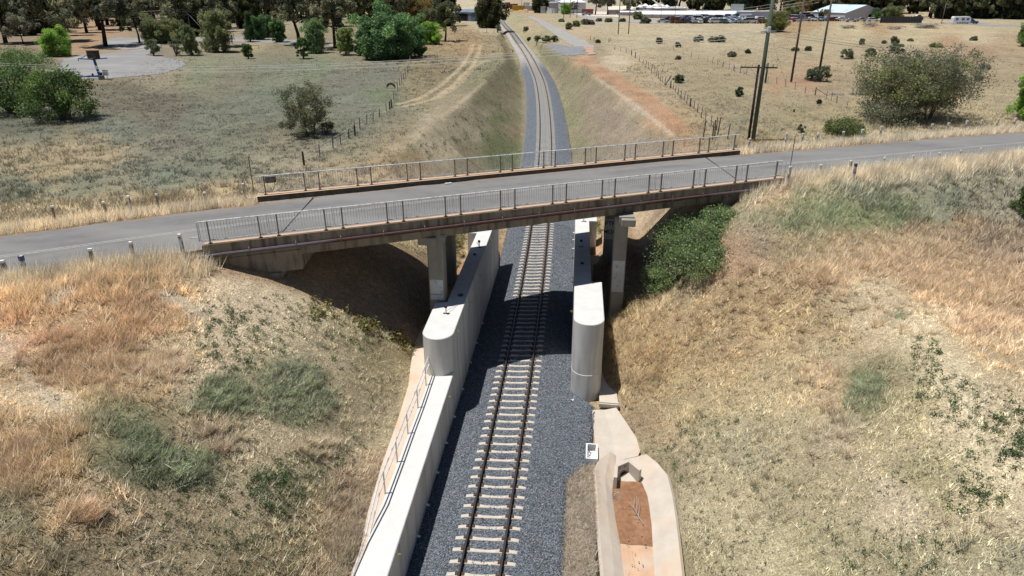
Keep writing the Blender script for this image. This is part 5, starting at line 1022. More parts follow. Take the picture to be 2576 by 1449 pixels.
def shrub(name, label, p, Ht, R, cols, group=None, n=26, nlv=70, ls=.10, twigs=8, cat='shrub', flat=.75, bark='bark_grey'):
    t = thing(name, label, cat, tuple(p), random.random() * 6.28, group); b = MB(); 
    for i in range(twigs):
        a = i * 2.4; e = np.array((math.cos(a) * R * random.uniform(.3, .8), math.sin(a) * R * random.uniform(.3, .8), Ht * random.uniform(.5, .95))); m_ = e * .5 + np.array((0, 0, .1 * Ht)); b.tube([(0, 0, -.1), m_, e], [.028 * Ht + .01, .018 * Ht, .004 * Ht + .003], 5)
    b.build('stems', M[bark], t)
    a = RNG.random(n) * 6.28; ph = RNG.random(n) ** .8; rr = R * np.sqrt((1 - (ph - .25) ** 2 * 1.3).clip(.1)) * RNG.random(n) ** .4 * .85
    C = np.stack([np.cos(a) * rr, np.sin(a) * rr, Ht * (.10 + .78 * ph)], 1) * np.array((1 + .15 * random.random(), 1, 1)); rc = R * .30 * (.6 + .8 * RNG.random(n))
    V, c = crown_mesh('crown', C, rc, nlv, ls, cols, flat); raw_mesh('foliage', V, np.arange(len(V)), np.full(len(V) // 4, 4), M['leaf'], col=c, parent=t); return t
def px_size(u, v, v1, w):
    p = GT(u, v); d = float(PR(*p)[2]); return p, tall(p, v1), w / 2 * d / FP
def T(u, v, v1, w, sty, label, name='tree', **k):
    p, h, R = px_size(u, v, v1, w); p[2] -= .05; return make_tree(name, label, 'tree', p, h, R, sty, **k)
def S(u, v, v1, w, cols, label, name='shrub', **k):
    p, h, R = px_size(u, v, v1, w); p[2] -= .03; return shrub(name, label, p, h, R, cols, **k)
K_ = 1
GR = ((70, 100, 48), (88, 118, 52), (56, 84, 44)); GY = ((104, 108, 88), (92, 98, 80), (118, 120, 98)); OL = ((98, 106, 72), (112, 118, 80), (84, 94, 64)); DG = ((70, 86, 62), (82, 98, 68), (60, 74, 56)); PU = ((122, 104, 100), (108, 92, 88), (130, 116, 108))
# park trees on the left, nearest first
T(266, 117, -55, 150, 'gum', 'large dark gum tree with forked black trunk beside the car park entrance', 'gum_tree')
T(15, 110, -50, 120, 'gum', 'dark gum tree at the left picture edge behind the bright shrubs', 'gum_tree')
T(118, 104, -50, 160, 'gum', 'dark gum tree rising right behind the round lime green bush', 'gum_tree')
T(351, 107, 2, 80, 'gum_thin', 'thin olive gum between the forked gum and the leaning wire pole', 'gum_tree')
T(60, 112, 44, 90, 'gum_thin', 'drooping grey gum sapling before the left dark gum trees', 'gum_tree', cols=((112, 112, 94), (98, 100, 84)))
T(400, 108, 50, 80, 'olive', 'olive wattle just left of the green pipe barrier', 'wattle_tree')
T(442, 108, 48, 62, 'olive', 'rounded olive wattle behind the wire pole', 'wattle_tree')
T(548, 131, 24, 72, 'olive', 'olive wattle on dark bare trunk in front of the green pipe barrier', 'wattle_tree', dens=.8)
T(561, 118, -30, 80, 'gum', 'gum with straight dark trunk behind the front olive wattle', 'gum_tree')
T(148, 142, 78, 70, 'lime', 'round lime green bush tree beside the car park', 'leafy_tree')
S(387, 140, 95, 36, OL, 'upright olive bush at the car park road mouth', n=34, ls=.14, nlv=110)
S(444, 140, 92, 40, OL, 'open twiggy olive shrub under the wire pole', n=20, ls=.12, nlv=70)
T(482, 139, 62, 42, 'olive', 'slim upright olive sapling right of the twiggy shrub', 'wattle_tree', dens=.8)
S(518, 130, 96, 30, OL, 'bare stemmed thin shrub left of the front olive wattle', n=12, ls=.12, nlv=60)
T(630, 105, 26, 30, 'cypress', 'narrow dark tree at the left end of the lawn trees', 'leafy_tree', cols=((48, 68, 44), (58, 80, 48)))
T(652, 100, 42, 46, 'green', 'green lawn tree beside the narrow dark tree', 'leafy_tree')
T(672, 94, 34, 44, 'green', 'taller green lawn tree behind the others', 'leafy_tree')
T(701, 106, 44, 38, 'green', 'small round green lawn tree with clear trunk', 'leafy_tree')
S(625, 148, 108, 32, GR, 'small bright green bush in the field edge, left one of two', n=30, ls=.13, nlv=120)
S(764, 148, 90, 36, GR, 'tall bright green bush in the field edge, right one of two', n=40, ls=.14, nlv=130)
T(754, 112, -40, 110, 'gum', 'tall dark gum behind the right green field bush', 'gum_tree')
T(793, 134, 46, 60, 'green', 'loose pale green tree between two dark gum trunks', 'leafy_tree', dens=.8, cols=((92, 112, 72), (104, 124, 80)))
T(843, 122, -50, 120, 'gum', 'big dark gum with leaning double trunk left of the round green thicket', 'gum_tree', multi=2)
T(871, 138, 66, 44, 'lime', 'young yellow green tree just right of the leaning gum', 'leafy_tree', dens=.7, cols=((110, 124, 66), (96, 112, 60)))
T(975, 148, 50, 130, 'green', 'large dark green rounded thicket tree at the field corner', 'leafy_tree', nl=30, multi=3, cols=((78, 106, 64), (92, 120, 70), (64, 90, 56)))
T(925, 140, 66, 60, 'green', 'green tree leaning on the left side of the large thicket', 'leafy_tree', cols=((78, 108, 56), (66, 96, 50)))
T(1044, 142, 62, 60, 'green', 'green tree on the right side of the large thicket', 'leafy_tree', cols=((70, 104, 56), (82, 114, 62)))
T(1082, 112, 58, 54, 'lime', 'yellow green tree behind the right end of the thicket', 'leafy_tree')
T(1120, 104, -6, 84, 'gum_thin', 'tall olive gum at the right end of the tree row', 'gum_tree')
T(1064, 80, -8, 60, 'amber', 'amber leaved tree among the dark gums', 'leafy_tree')
T(1232, 70, -30, 74, 'casuarina', 'big dark dense tree beside the railway near the grey shed', 'casuarina_tree')
S(1252, 82, 60, 22, OL, 'small shrub at the foot of the big dark tree by the rails', n=14, ls=.16, nlv=60)
# bright shrubs at the left edge
S(160, 300, 168, 190, ((78, 102, 44), (104, 128, 52), (54, 76, 38), (66, 88, 42)), 'big bright green shrub nearest the left picture edge', n=80, nlv=130, ls=.13, twigs=26, name='leafy_shrub')
S(30, 286, 158, 190, ((72, 98, 46), (90, 114, 52), (52, 74, 40)), 'bright green shrub cut by the left picture edge', n=72, nlv=120, ls=.13, twigs=18, name='leafy_shrub')
S(60, 190, 126, 160, ((96, 118, 62), (84, 106, 56)), 'lower pale green shrub behind the bright left shrubs', n=70, nlv=110, ls=.13, twigs=10, name='leafy_shrub')
# lone trees in the fields
p, h, R = px_size(780, 338, 228, 118); make_tree('grey_wattle', 'lone grey green tree standing in the left field', 'tree', p, h, R, 'grey', multi=3, dens=.8, nl=26, cols=((96, 100, 70), (108, 110, 78), (86, 90, 66)))
S(822, 338, 302, 50, ((92, 94, 70), (80, 84, 62)), 'low twiggy bush at the right foot of the lone field tree', n=16, nlv=60, ls=.08)
p, h, R = px_size(2262, 304, 150, 190); make_tree('grey_tree', 'left half of the big sprawling grey green tree behind the road', 'tree', p, h, R, 'grey', multi=4, dens=1.0, nl=44, cols=((108, 110, 76), (120, 126, 78), (96, 100, 76)), ls=.10)
p, h, R = px_size(2330, 298, 138, 190); make_tree('grey_tree', 'right half of the big sprawling grey tree with bare dark limbs', 'tree', p, h, R, 'grey', multi=4, dens=.8, nl=44, cols=((100, 102, 82), (112, 114, 90), (88, 92, 76)), ls=.10)
S(2225, 312, 255, 150, ((104, 108, 86), (116, 118, 94)), 'low grey skirt of twigs left under the big sprawling tree', n=60, nlv=90, ls=.09, twigs=14)
S(2118, 338, 298, 110, ((92, 104, 56), (80, 94, 52), (104, 112, 64)), 'low wide green shrub behind the right road verge', n=50, nlv=110, ls=.09)
S(2015, 334, 312, 22, DG, 'tiny dark green shrub behind the posts left of the low wide shrub', n=10, nlv=60, ls=.08)
T(2590, 300, 170, 90, 'lime', 'bright green tree cut by the right picture edge', 'leafy_tree', cols=((100, 132, 44), (84, 112, 42)))
T(2585, 118, 66, 60, 'lime', 'distant green tree at the right picture edge', 'leafy_tree', cols=((96, 116, 50), (80, 100, 46)))
S(2590, 540, 455, 90, ((58, 78, 40), (72, 92, 46)), 'dark green shrub cut by the right edge on the embankment', n=60, nlv=120, ls=.08)
# saltbush under the bridge
SB = ((98, 120, 70), (114, 136, 80), (80, 100, 60), (124, 132, 94))
p = GT(1690, 700); shrub('saltbush', 'large dark green saltbush growing beside the right bridge pier', (9.6, 39.0, float(H(9.6, 39.0)) - .5), 2.6, 2.6, SB, n=170, nlv=150, ls=.055, twigs=24)
shrub('saltbush', 'upper green saltbush against the right bridge abutment', (11.1, 40.2, float(H(11.1, 40.2)) - .6), 1.8, 1.6, SB, n=80, nlv=150, ls=.055, twigs=16)
q_ = GT(1765, 672); shrub('saltbush', 'sunlit saltbush spreading over the open slope side of the bridge thicket', (q_[0], q_[1], q_[2] - .35), 1.7, 1.9, SB, n=100, nlv=150, ls=.055, twigs=14)
shrub('saltbush', 'shaded saltbush lobe nearest the right pier foot', (8.2, 37.9, float(H(8.2, 37.9)) - .4), 1.8, 1.5, SB, n=80, nlv=130, ls=.055, twigs=12)
# scattered paddock shrubs on the right
KP = 'saltbushes scattered over the right paddock'
for (u, v, v1, w_, c, lab) in [(1657, 110, 94, 18, GY, 'grey green paddock bush leftmost below the far poles'), (1755, 106, 88, 26, GY, 'grey green paddock bush second from the left below the far poles'), (1795, 106, 92, 26, GY, 'left of a touching pair of paddock bushes'), (1815, 106, 90, 26, GY, 'right of a touching pair of paddock bushes'), (1705, 119, 106, 14, DG, 'small dark paddock bush by the diagonal fence'),
 (2130, 148, 122, 30, OL, 'olive paddock bush with grey stone at its foot'), (2186, 142, 120, 30, OL, 'rounded olive paddock bush right of the stone one'), (2254, 134, 108, 36, DG, 'largest dark paddock bush above the sprawling tree'), (2249, 110, 91, 22, OL, 'bush just behind the largest dark paddock bush'), (2167, 112, 95, 14, OL, 'narrow upright paddock bush'), (2062, 205, 162, 52, DG, 'big dark bush behind the right brown pole'), (2042, 203, 170, 34, DG, 'smaller bush left behind the right brown pole'),
 (1858, 243, 216, 22, DG, 'dark bush left of the telegraph crossarm pole'), (2033, 128, 116, 16, DG, 'small dark bush between the two brown poles'), (1880, 134, 124, 16, DG, 'small dark bush left of the big green pole'), (1841, 143, 130, 24, GY, 'low grey bush far left of the big green pole'), (2353, 119, 110, 30, OL, 'flat low green bush on the red bank'), (2449, 102, 92, 18, GY, 'small grey bush on the red bank'), (2224, 110, 102, 12, OL, 'tiny bush beside the upright one'),
 (2474, 174, 162, 28, PU, 'low purple brown bush in the right paddock'), (2457, 203, 190, 26, GY, 'pale grey low bush in the right paddock'), (2000, 128, 120, 18, OL, 'flat bush left of the left brown pole'), (1706, 208, 187, 30, DG, 'dark green bush beside the leaning plank by the fence'), (1706, 150, 140, 14, GY, 'faint grey bush by the diagonal fence'), (1395, 106, 88, 18, OL, 'right olive bush on the rubble heap by the gravel pad'), (1375, 104, 90, 22, OL, 'middle olive bush on the rubble heap by the gravel pad'), (1352, 104, 90, 20, OL, 'left olive bush on the rubble heap by the gravel pad'),
 (1331, 102, 94, 10, DG, 'tiny bush left of the rubble heap'), (1431, 74, 56, 20, OL, 'olive bush left one of a pair right of the gravel track'), (1449, 67, 52, 22, OL, 'olive bush right one of a pair right of the gravel track'), (1471, 62, 48, 24, GY, 'grey bush beside the yard road'), (1486, 62, 50, 20, PU, 'purplish bush beside the yard road'), (1507, 54, 46, 14, OL, 'small bush on the yard road edge, first of four'), (1531, 56, 46, 20, OL, 'rounded bush on the yard road edge, second of four'), (1566, 55, 47, 16, DG, 'dark bush on the yard road edge, third of four'), (1622, 59, 44, 28, DG, 'dark bush fourth on the yard road edge, near the brown hulks'),
 (1773, 59, 44, 14, DG, 'small dark tree like bush before the parked wrecks'), (1504, 108, 100, 12, DG, 'tiny bush by the right fence line'), (1412, 55, 48, 16, OL, 'bush at the bend of the gravel track'), (1323, 79, 68, 18, OL, 'low bush in the grass right of the rails'), (2290, 104, 98, 14, OL, 'tiny bush on the red bank'), (2060, 262, 250, 12, DG, 'tiny shrub below the guy wire')]:
    S(u, v, v1, w_, c, lab, group=KP, n=30, nlv=60, ls=max(.08, .0011 * float(PR(*GT(u, v))[2])), twigs=5, name='paddock_shrub')
T(1951, 80, 34, 56, 'olive', 'olive tree standing right behind the big green pole', 'wattle_tree', cols=((96, 98, 46), (84, 88, 44)))
T(1603, 49, 30, 26, 'olive', 'round olive tree left of the brown hulks', 'wattle_tree')
T(1360, 33, -4, 38, 'casuarina', 'dense dark tree left of the small raised cabin', 'casuarina_tree')
T(2070, 50, 24, 30, 'gum_thin', 'thin leafed tree before the big grey shed', 'gum_tree', dens=.5)
T(2196, 51, 24, 34, 'green', 'round green tree before the big grey shed end wall', 'leafy_tree')
T(2244, 50, 18, 46, 'olive', 'olive tree at the right end of the big grey shed', 'wattle_tree'); T(2226, 50, 22, 30, 'olive', 'small olive tree between the green tree and the shed end', 'wattle_tree')
for u, lab in ((1497, 'left'), (1528, 'middle'), (1580, 'right')): T(u, 37, -22, 44, 'gum', f'{lab} dark gum of three in front of the pale farm sheds', 'gum_tree')
T(1424, 36, 10, 26, 'lime', 'bright green tree against the tall pale shed', 'leafy_tree'); T(1443, 36, 4, 22, 'gum_thin', 'thin gum against the tall pale shed', 'gum_tree')
T(2012, 44, 6, 34, 'amber', 'amber tree behind the parked wrecks', 'leafy_tree'); T(1990, 46, 14, 36, 'olive', 'olive tree behind the parked wrecks', 'wattle_tree')
# woods far behind: every trunk its own tree, copied from a few parents
def proto(sty, Ht, R, lab, grp, dens=.55, cols=None, name='wood_tree'): return make_tree(name, lab, 'tree', (0, 0, -200), Ht, R, sty, group=grp, dens=dens, cols=cols, ls=.42)
W1 = 'trees of the dark wood behind the wrecking yard'; W2 = 'dark park trees behind the left field'
P1 = [proto('gum', 17, 5.5, 'dark olive gum in the wood behind the wrecking yard', W1), proto('casuarina', 14, 4.6, 'dense olive tree in the wood behind the wrecking yard', W1), proto('gum', 14, 5.0, 'grey green gum in the wood behind the wrecking yard', W1, cols=((92, 94, 66), (78, 82, 60))), proto('cypress', 13, 3.0, 'narrow dark pine in the wood behind the wrecking yard', W1)]
P2 = [proto('gum', 18, 6.5, 'tall dark gum among the park trees behind the left field', W2, .7), proto('gum', 15, 5.5, 'grey gum among the park trees behind the left field', W2, .7, ((86, 86, 66), (72, 74, 58))), proto('casuarina', 12, 4.6, 'bushy dark tree among the park trees behind the left field', W2, .6)]
def plant(protos, spots, s0=.8, s1=1.25):
    used = set()
    for x, y in spots:
        i = random.randrange(len(protos)); pr_ = protos[i]
        if i not in used: t = pr_; used.add(i)
        else: t = copy_tree(pr_)
        s = random.uniform(s0, s1); t.location = (x, y, float(H(x, y)) - .1); t.rotation_euler = (0, 0, random.random() * 6.28); t.scale = (s * random.uniform(.9, 1.1), s, s * random.uniform(.9, 1.1))
sp = []
def clear(x, y):
    u, v, d = [float(q) for q in PR(x, y, 6.5)]
    return not (1375 < u < 1990 and d < 420) and not (2030 < u < 2330 and d < 375)
for i in range(330):
    x = 30 + 270 * random.random(); y = 372 + 130 * random.random() ** 1.1 - max(0, x - 150) * .14
    if clear(x, y): sp.append((x, y))
for i in range(60): sp.append((150 + 130 * random.random(), 352 + 24 * random.random()))
sp += [(40 + 150 * random.random(), 520 + 120 * random.random()) for _ in range(44)] + [(-75 + 120 * random.random(), 560 + 150 * random.random()) for _ in range(14)] 
sp = [q for q in sp if clear(*q)][:285]; plant(P1, sp, .8, 1.3)
sp = []
for i in range(400):
    x = -215 + 180 * random.random(); y = 165 + 230 * random.random() ** 1.3; u, v, d = [float(q) for q in PR(x, y, 6.6)]
    if -120 < u < 1130 and v < 92 and not (1030 < u and v > 70) and all((x - a) ** 2 + (y - b) ** 2 > 60 for a, b in sp) and not (560 < u < 900 and v > 70): sp.append((x, y))
    if len(sp) >= 90: break
plant(P2, sp, .75, 1.15)
# dead wood
def brush(u, v, w_, hgt, lab, n=40, grp=None, m='deadwood'):
    p = GT(u, v); R = w_ / 2 * float(PR(*p)[2]) / FP; b = MB()
    for i in range(n):
        a = random.random() * 3.14; L = R * random.uniform(.35, .9); c = np.array((random.uniform(-.6, .6) * R, random.uniform(-.5, .5) * R, hgt * random.uniform(.1, .7))); d = np.array((math.cos(a), math.sin(a) * .7, random.uniform(-.35, .35) * hgt / max(R, .5))) * L
        b.tube([c - d * .5, c + np.array((0, 0, .05)), c + d * .5], [R * .028 + .01, R * .02 + .01, .01], 4)
    o = b.build('brushwood_pile', M[m]); o.location = p; tag(o, lab, 'brushwood', grp)
brush(2134, 70, 48, 1.2, 'left grey brushwood pile before the big shed', 60); brush(2187, 67, 46, 2.2, 'taller grey brushwood pile with sticks pointing up', 60); brush(2251, 73, 50, 1.2, 'low dark brushwood pile right of the tall one', 40); brush(2327, 69, 70, 1.8, 'widest brushwood pile before the dark yard wall', 80)
brush(2150, 238, 44, .5, 'bleached fallen branches left of the sprawling tree', 30); brush(2105, 238, 50, .3, 'flat grey twigs left of the bleached branches', 30); brush(1073, 149, 30, .8, 'small bleached dead branch by the left tyre tracks', 10); brush(1368, 108, 40, .5, 'grey rubble and twigs under the olive bushes', 40)
b = MB(); b.tube([(-.9, 0, 0), (-.8, 0, .5), (-.4, 0, .85), (.1, 0, .92), (.5, 0, .7), (.8, 0, .3), (.85, 0, 0)], [.14, .2, .24, .24, .22, .16, .1], 7); o = b.build('rusty_arch', mat('rusty_brown', (.06, .035, .028), .9, var=.3, scale=4)); o.location = GT(984, 222); o.scale = (.7, .7, .7); tag(o, 'dark brown curled arch of scrap beside the left fence', 'scrap')
b = MB(); b.box((0, 0, .25), (1.1, .6, .5), .3, ch=.15); o = b.build('field_stone', M['concrete_old']); o.location = GT(2128, 149); tag(o, 'pale grey boulder at the foot of an olive paddock bush', 'boulder')
# ------------------------------------------------------------------ poles and wires
def pole(u, v, v1, r0, r1, m, label, name='power_pole', zadd=0.0, p=None, h=None):
    p = GT(u, v) if p is None else p; h = tall(p, v1) if h is None else h; t = thing(name, label, 'pole', tuple(p)); n = 8
    MB().tube([(0, 0, -.5), (0, 0, h * .5), (0, 0, h)], [r0, (r0 + r1) / 2, r1], 9).build('shaft', M[m], t, smooth=True); return t, p, h
def insul(b, x, y, z, s=1.0): b.tube([(x, y, z), (x, y, z + .10 * s), (x, y, z + .12 * s), (x, y, z + .2 * s)], [.018 * s, .018 * s, .045 * s, .03 * s], 6)
GPp = G(1893, 353, 7.6)
# telegraph pole with crossarm
t, p, h = pole(1883, 352, 163, .13, .10, 'pole_red', 'dark red telegraph pole with wide eight insulator crossarm', 'telegraph_pole')
dist = float(PR(*(p + np.array((0, 0, h))))[2]); hw_ = 45 * dist / FP; ra = math.radians(-3)
MB().box((0, -.14, h - .22), (2 * hw_, .09, .12), ra).build('crossarm', M['pole_green'], t)
b = MB(); [b.tube([(sx * hw_ * .45, -.15, h - .24), (0, -.13, h - 1.15)], .014, 5) for sx in (-1, 1)]; b.build('brace', M['galv_rust'], t)
first = None
for q in (-.94, -.75, -.37, -.18, .2, .38, .76, .95):
    if first is None: b = MB(); insul(b, 0, 0, 0, 1.1); first = b.build('insulator', M['kerb'], t); o = first
    else: o = first.copy(); COL.objects.link(o)
    o.location = (q * hw_, -.14 + q * hw_ * math.sin(ra), h - .16)
# big green pole
t, p, h = pole(1894, 354, -40, .20, .15, 'pole_green', 'tall thick green treated power pole beside the telegraph crossarm pole', 'power_pole'); gp = p; za = tall(p, 76)
b = MB(); b.box((0, -.2, za + .05), (.26, .2, .5), 0, ch=.03); b.tube([(0, 0, za - .1), (0, 0, za + .25)], .2, 9); b.build('wire_clamp', M['galv'], t)
b = MB(); [b.tube([(sx * .15, 0, za - .1 * k), (sx * .7, sx * .1, za - .06 - .1 * k)], [.05, .03], 6) for sx in (-1, 1) for k in (0, 1, 2)]; b.build('insulator_string', M['galv'], t)
pole(1925, 209, 158, .15, .14, 'pole_green', 'short dark pole seen just behind the thick green power pole', 'power_pole')
t1, p1, h1 = pole(1990, 207, -30, .17, .13, 'pole_brown', 'brown timber pole standing in red soil, left of two', 'power_pole')
t2, p2, h2 = pole(2057, 203, -30, .17, .13, 'pole_brown', 'brown timber pole before the big dark bush, right of two', 'power_pole')
pole(1555, 86, -20, .16, .12, 'pole_grey', 'thin distant pole left of two in the paddock', 'power_pole'); pole(1581, 86, -20, .16, .12, 'pole_grey', 'thin distant pole right of two in the paddock', 'power_pole')
for u, lab in ((1418, 'left'), (1434, 'middle'), (1451, 'right')): pole(u, 45, -25, .16, .12, 'pole_grey', f'{lab} one of three far poles beside the yard road', 'power_pole')
pole(1312, 18, 0, .15, .12, 'pole_grey', 'small far pole beside the yellow skip', 'power_pole')
tl, pl, hl = pole(482, 92, 23, .16, .12, 'pole_grey', 'grey pole carrying three wires among the olive park trees', 'power_pole')
pole(697, 96, 32, .08, .06, 'pole_grey', 'slim grey light pole behind the lawn trees', 'light_pole')
t, p, h = pole(1697, 48, 16, .14, .10, 'pole_grey', 'far pole with two dark crossarms before the mauve shed', 'power_pole'); zt_ = h
b = MB(); b.box((0, 0, h - .4), (7.5, .2, .2), .15); b.box((0, 0, h - 1.5), (4.0, .2, .2), .15); b.build('crossarm', M['post_dark'], t); fp = p + np.array((0, 0, h))
pole(2368, 60, 6, .13, .1, 'pole_grey', 'thin far pole near the caravan road', 'power_pole'); pole(1652 + 10, 46, 8, .12, .1, 'pole_grey', 'far pole behind the white shed roofs', 'power_pole')
def wire(a, b_, sag, label, r=.016, grp=None):
    a = np.array(a, float); b_ = np.array(b_, float); P = []
    for q in np.linspace(0, 1, 26): c = a + (b_ - a) * q; c[2] -= sag * 4 * q * (1 - q); P.append(c)
    o = MB().tube(P, r, 4).build('overhead_wire', M['wire'], origin=a); tag(o, label, 'wire', grp); return o
def gyp(u, v, y): d = ray(u, v); return CAM + d * ((y - CAM[1]) / d[1])
at = gp + np.array((0, 0, za))
KW = 'wires running left from the green pole over the field'
for (ul, vl, um, vm, dz, lab) in ((-60, 156, 940, 155, .05, 'top wire of the three crossing above the left field'), (-60, 161, 940, 160, -.15, 'middle wire of the three crossing above the left field'), (-60, 169, 940, 167.5, -.45, 'lowest wire of the three crossing above the left field')):
    A_ = at + np.array((-.6, 0, dz)); B_ = gyp(ul, vl, 78); 
    best = min(np.linspace(0, 6, 61), key=lambda sg: abs(min(PR(*(A_ + (B_ - A_) * q - np.array((0, 0, sg * 4 * q * (1 - q)))))[1] + 1e3 * (abs(PR(*(A_ + (B_ - A_) * q - np.array((0, 0, sg * 4 * q * (1 - q)))))[0] - um) > 40) for q in np.linspace(.02, .98, 49)) - vm))
    wire(A_, B_, best, lab, .017, KW)
for dz, ve, lab in ((.05, 150, 'top wire running right from the green pole over the paddock'), (-.2, 156, 'middle wire running right from the green pole over the paddock'), (-.4, 161, 'lowest wire running right from the green pole over the paddock')):
    A_ = at + np.array((.6, 0, dz)); B_ = gyp(2640, ve, 88); wire(A_, B_, .35, lab, .014)
pt = pl + np.array((0, 0, hl))
for dz, vl, lab in ((0, 36, 'top wire on the grey park pole'), (-.6, 41, 'middle wire on the grey park pole'), (-1.5, 49, 'lowest wire on the grey park pole')): wire(pt + np.array((0, 0, dz)), gyp(-60, vl, float(pt[1]) - 12), .5, lab, .025)
wire(pt + np.array((0, 0, -1.0)), GT(512, 100) + np.array((0, 0, 3)), 0, 'guy wire slanting down right of the grey park pole', .02)
for dx, ve, lab in ((-2.6, -4, 'upper far wire rising right from the crossarm pole'), (0, 6, 'middle far wire rising right from the crossarm pole'), (2.6, 14, 'lower far wire rising right from the crossarm pole')): wire(fp + np.array((dx, 0, -.2)), gyp(2060, ve - 8, 150), 2.2, lab, .03)
for ve, u1, lab in ((-6, 1470, 'high far wire crossing before the pale sheds'), (6, 1440, 'low far wire crossing before the pale sheds')): wire(fp + np.array((-2, 0, -.1)), gyp(u1 - 60, ve - 14, 330), 3.5, lab, .035)
gw = GT(2021, 352); wire(at + np.array((.3, 0, -.5)), gw, 0, 'guy wire slanting down right from the green pole', .010)
mid_ = (at + gw) * .5 + np.array((0, 0, 0)); gq = at + (gw - at) * .72
o = MB().tube([(0, 0, -.12), (0, 0, .12)], .08, 8).build('guy_insulator', M['black']); o.location = gq; tag(o, 'small dark insulator on the guy wire', 'insulator')
# ------------------------------------------------------------------ fences
def fence(name, label, pix, hgt=1.05, r=.04, m='post_dark', wires=3, thick=()):
    pts = [GT(u, v) for u, v in pix]; t = thing(name, label, 'fence', tuple(pts[0]))
    for i, p in enumerate(pts):
        rr = r * (2.0 if i in thick else random.uniform(.8, 1.2)); ln = np.array((random.uniform(-.12, .12), random.uniform(-.06, .06), 0)) * (i not in thick); hh = hgt * random.uniform(.85, 1.15)
        b = MB(); b.tube([(0, 0, -.2), ln * .5 + np.array((0, 0, hh * .5)), ln + np.array((0, 0, hh))], [rr, rr, rr * .85], 6); o = b.build('fence_post', M[m], t); o.location = p - pts[0]
    b = MB()
    for k in range(wires):
        z = hgt * (.35 + .27 * k); b.tube([p + np.array((0, 0, z)) for p in pts], .006 + .00002 * float(np.mean([p[1] for p in pts])), 3, cap=False)
    if wires: b.build('fence_wire', M['wire'], t, pts[0])
    return t
def z2p(l, s, ox, oy): return [((ox + a / s) / 1.49068, (oy + b / s) / 1.49068) for a, b in l]
fence('wire_fence', 'old leaning post and wire fence along the left field edge', z2p([(580, 410), (725, 335), (843, 260), (913, 218), (982, 168), (1042, 145)], 2.415, 900, 450) + z2p([(1110, 1290), (1160, 1250), (1225, 1200), (1285, 1170), (1348, 1130), (1415, 1075), (1447, 1055), (1465, 1045), (1484, 960), (1502, 920), (1521, 878), (1545, 828), (1562, 795), (1580, 765), (1600, 735), (1618, 700), (1632, 660), (1642, 610), (1648, 575)], 2.576, 900, 0), 1.05, .045, thick=(0, 5, 12, 13))
b_ = fence('wire_fence', 'wire fence with many close stakes along the red dirt strip right of the cutting', z2p([(1355, 495), (1410, 510), (1462, 535), (1500, 560), (1540, 590), (1575, 620), (1600, 650), (1625, 670), (1655, 690), (1680, 710), (1705, 735), (1725, 760), (1745, 785), (1765, 800), (1785, 822), (1840, 850), (1865, 870), (1885, 890), (1910, 920), (1940, 950), (1970, 975), (1995, 1005), (2030, 1030), (2065, 1050), (2100, 1090), (2135, 1140), (2180, 1180), (2230, 1220), (2285, 1260)], 2.576, 1800, 0), 1.1, .05, thick=(2, 3, 15, 22))
fence('wire_fence', 'diagonal wire fence running across the right paddock to the strainer post', z2p([(1785, 430), (1870, 480), (1960, 515), (2045, 550), (2110, 570), (2200, 595), (2245, 610), (2295, 625), (2350, 645), (2405, 665), (2452, 685), (2512, 700)], 2.576, 1800, 0) + z2p([(20, 570), (115, 600), (170, 620), (222, 635), (345, 668), (405, 700), (480, 710), (555, 738), (635, 760), (720, 790), (805, 808), (900, 838), (940, 858), (990, 875), (1072, 915)], 2.26, 2700, 0), 1.0, .035, thick=(22,))
fence('wire_fence', 'thin post line beside the gravel track right of the rails', z2p([(1065, 385), (1100, 400), (1245, 410), (1255, 402), (1300, 480)], 2.576, 1800, 0), 1.1, .07, wires=1)
fence('wire_fence', 'faint wire fence before the big dark tree near the shed', [(1145, 84), (1165, 85), (1185, 84), (1205, 84), (1225, 83), (1243, 84)], 1.2, .05)
fence('wire_fence', 'short dark stakes behind the far right end of the bridge railing', [(1768, 352), (1792, 352), (1798, 346), (1805, 340), (1830, 350)], 1.6, .06, wires=0)
p = GT(*z2p([(805, 808)], 2.26, 2700, 0)[0]); o = MB().tube([(0, 0, .9), (1.6, -.6, -.05)], .04, 6).build('fence_stay', M['post_dark']); o.location = p; tag(o, 'diagonal stay leaning on the paddock strainer post', 'fence stay')
p = GT(1695, 318 * .672); p = GT(*z2p([(1790, 820)], 2.576, 1800, 0)[0]); o = MB().box((0, 0, .7), (.25, .06, 1.7)).build('leaning_plank', M['timber_white']); o.location = p; o.rotation_euler = (0, .55, .3); tag(o, 'pale plank leaning on the fence beside the red strip', 'plank')
o = MB().tube([(0, 0, 0), (2.4, 1.2, 1.9)], .05, 6).build('leaning_branch', M['deadwood']); o.location = GT(*z2p([(1990, 795)], 2.576, 1800, 0)[0]); tag(o, 'long bare pole leaning right of a dark bush by the fence', 'branch')
# green pipe barrier in the park
P = [GT(u, v) for u, v in ((407, 121), (440, 122), (476, 123), (510, 123), (545, 124), (580, 124), (612, 124), (652, 124))]; t = thing('pipe_barrier', 'long low dark green pipe barrier along the field edge', 'barrier', tuple(P[0]))
for p in P: o = MB().tube([(0, 0, -.1), (0, 0, .85)], .05, 6).build('post', M['pole_green'], t); o.location = p - P[0]
MB().tube([p + np.array((0, 0, .85)) for p in P], .05, 6).build('rail', M['pole_green'], t, P[0])
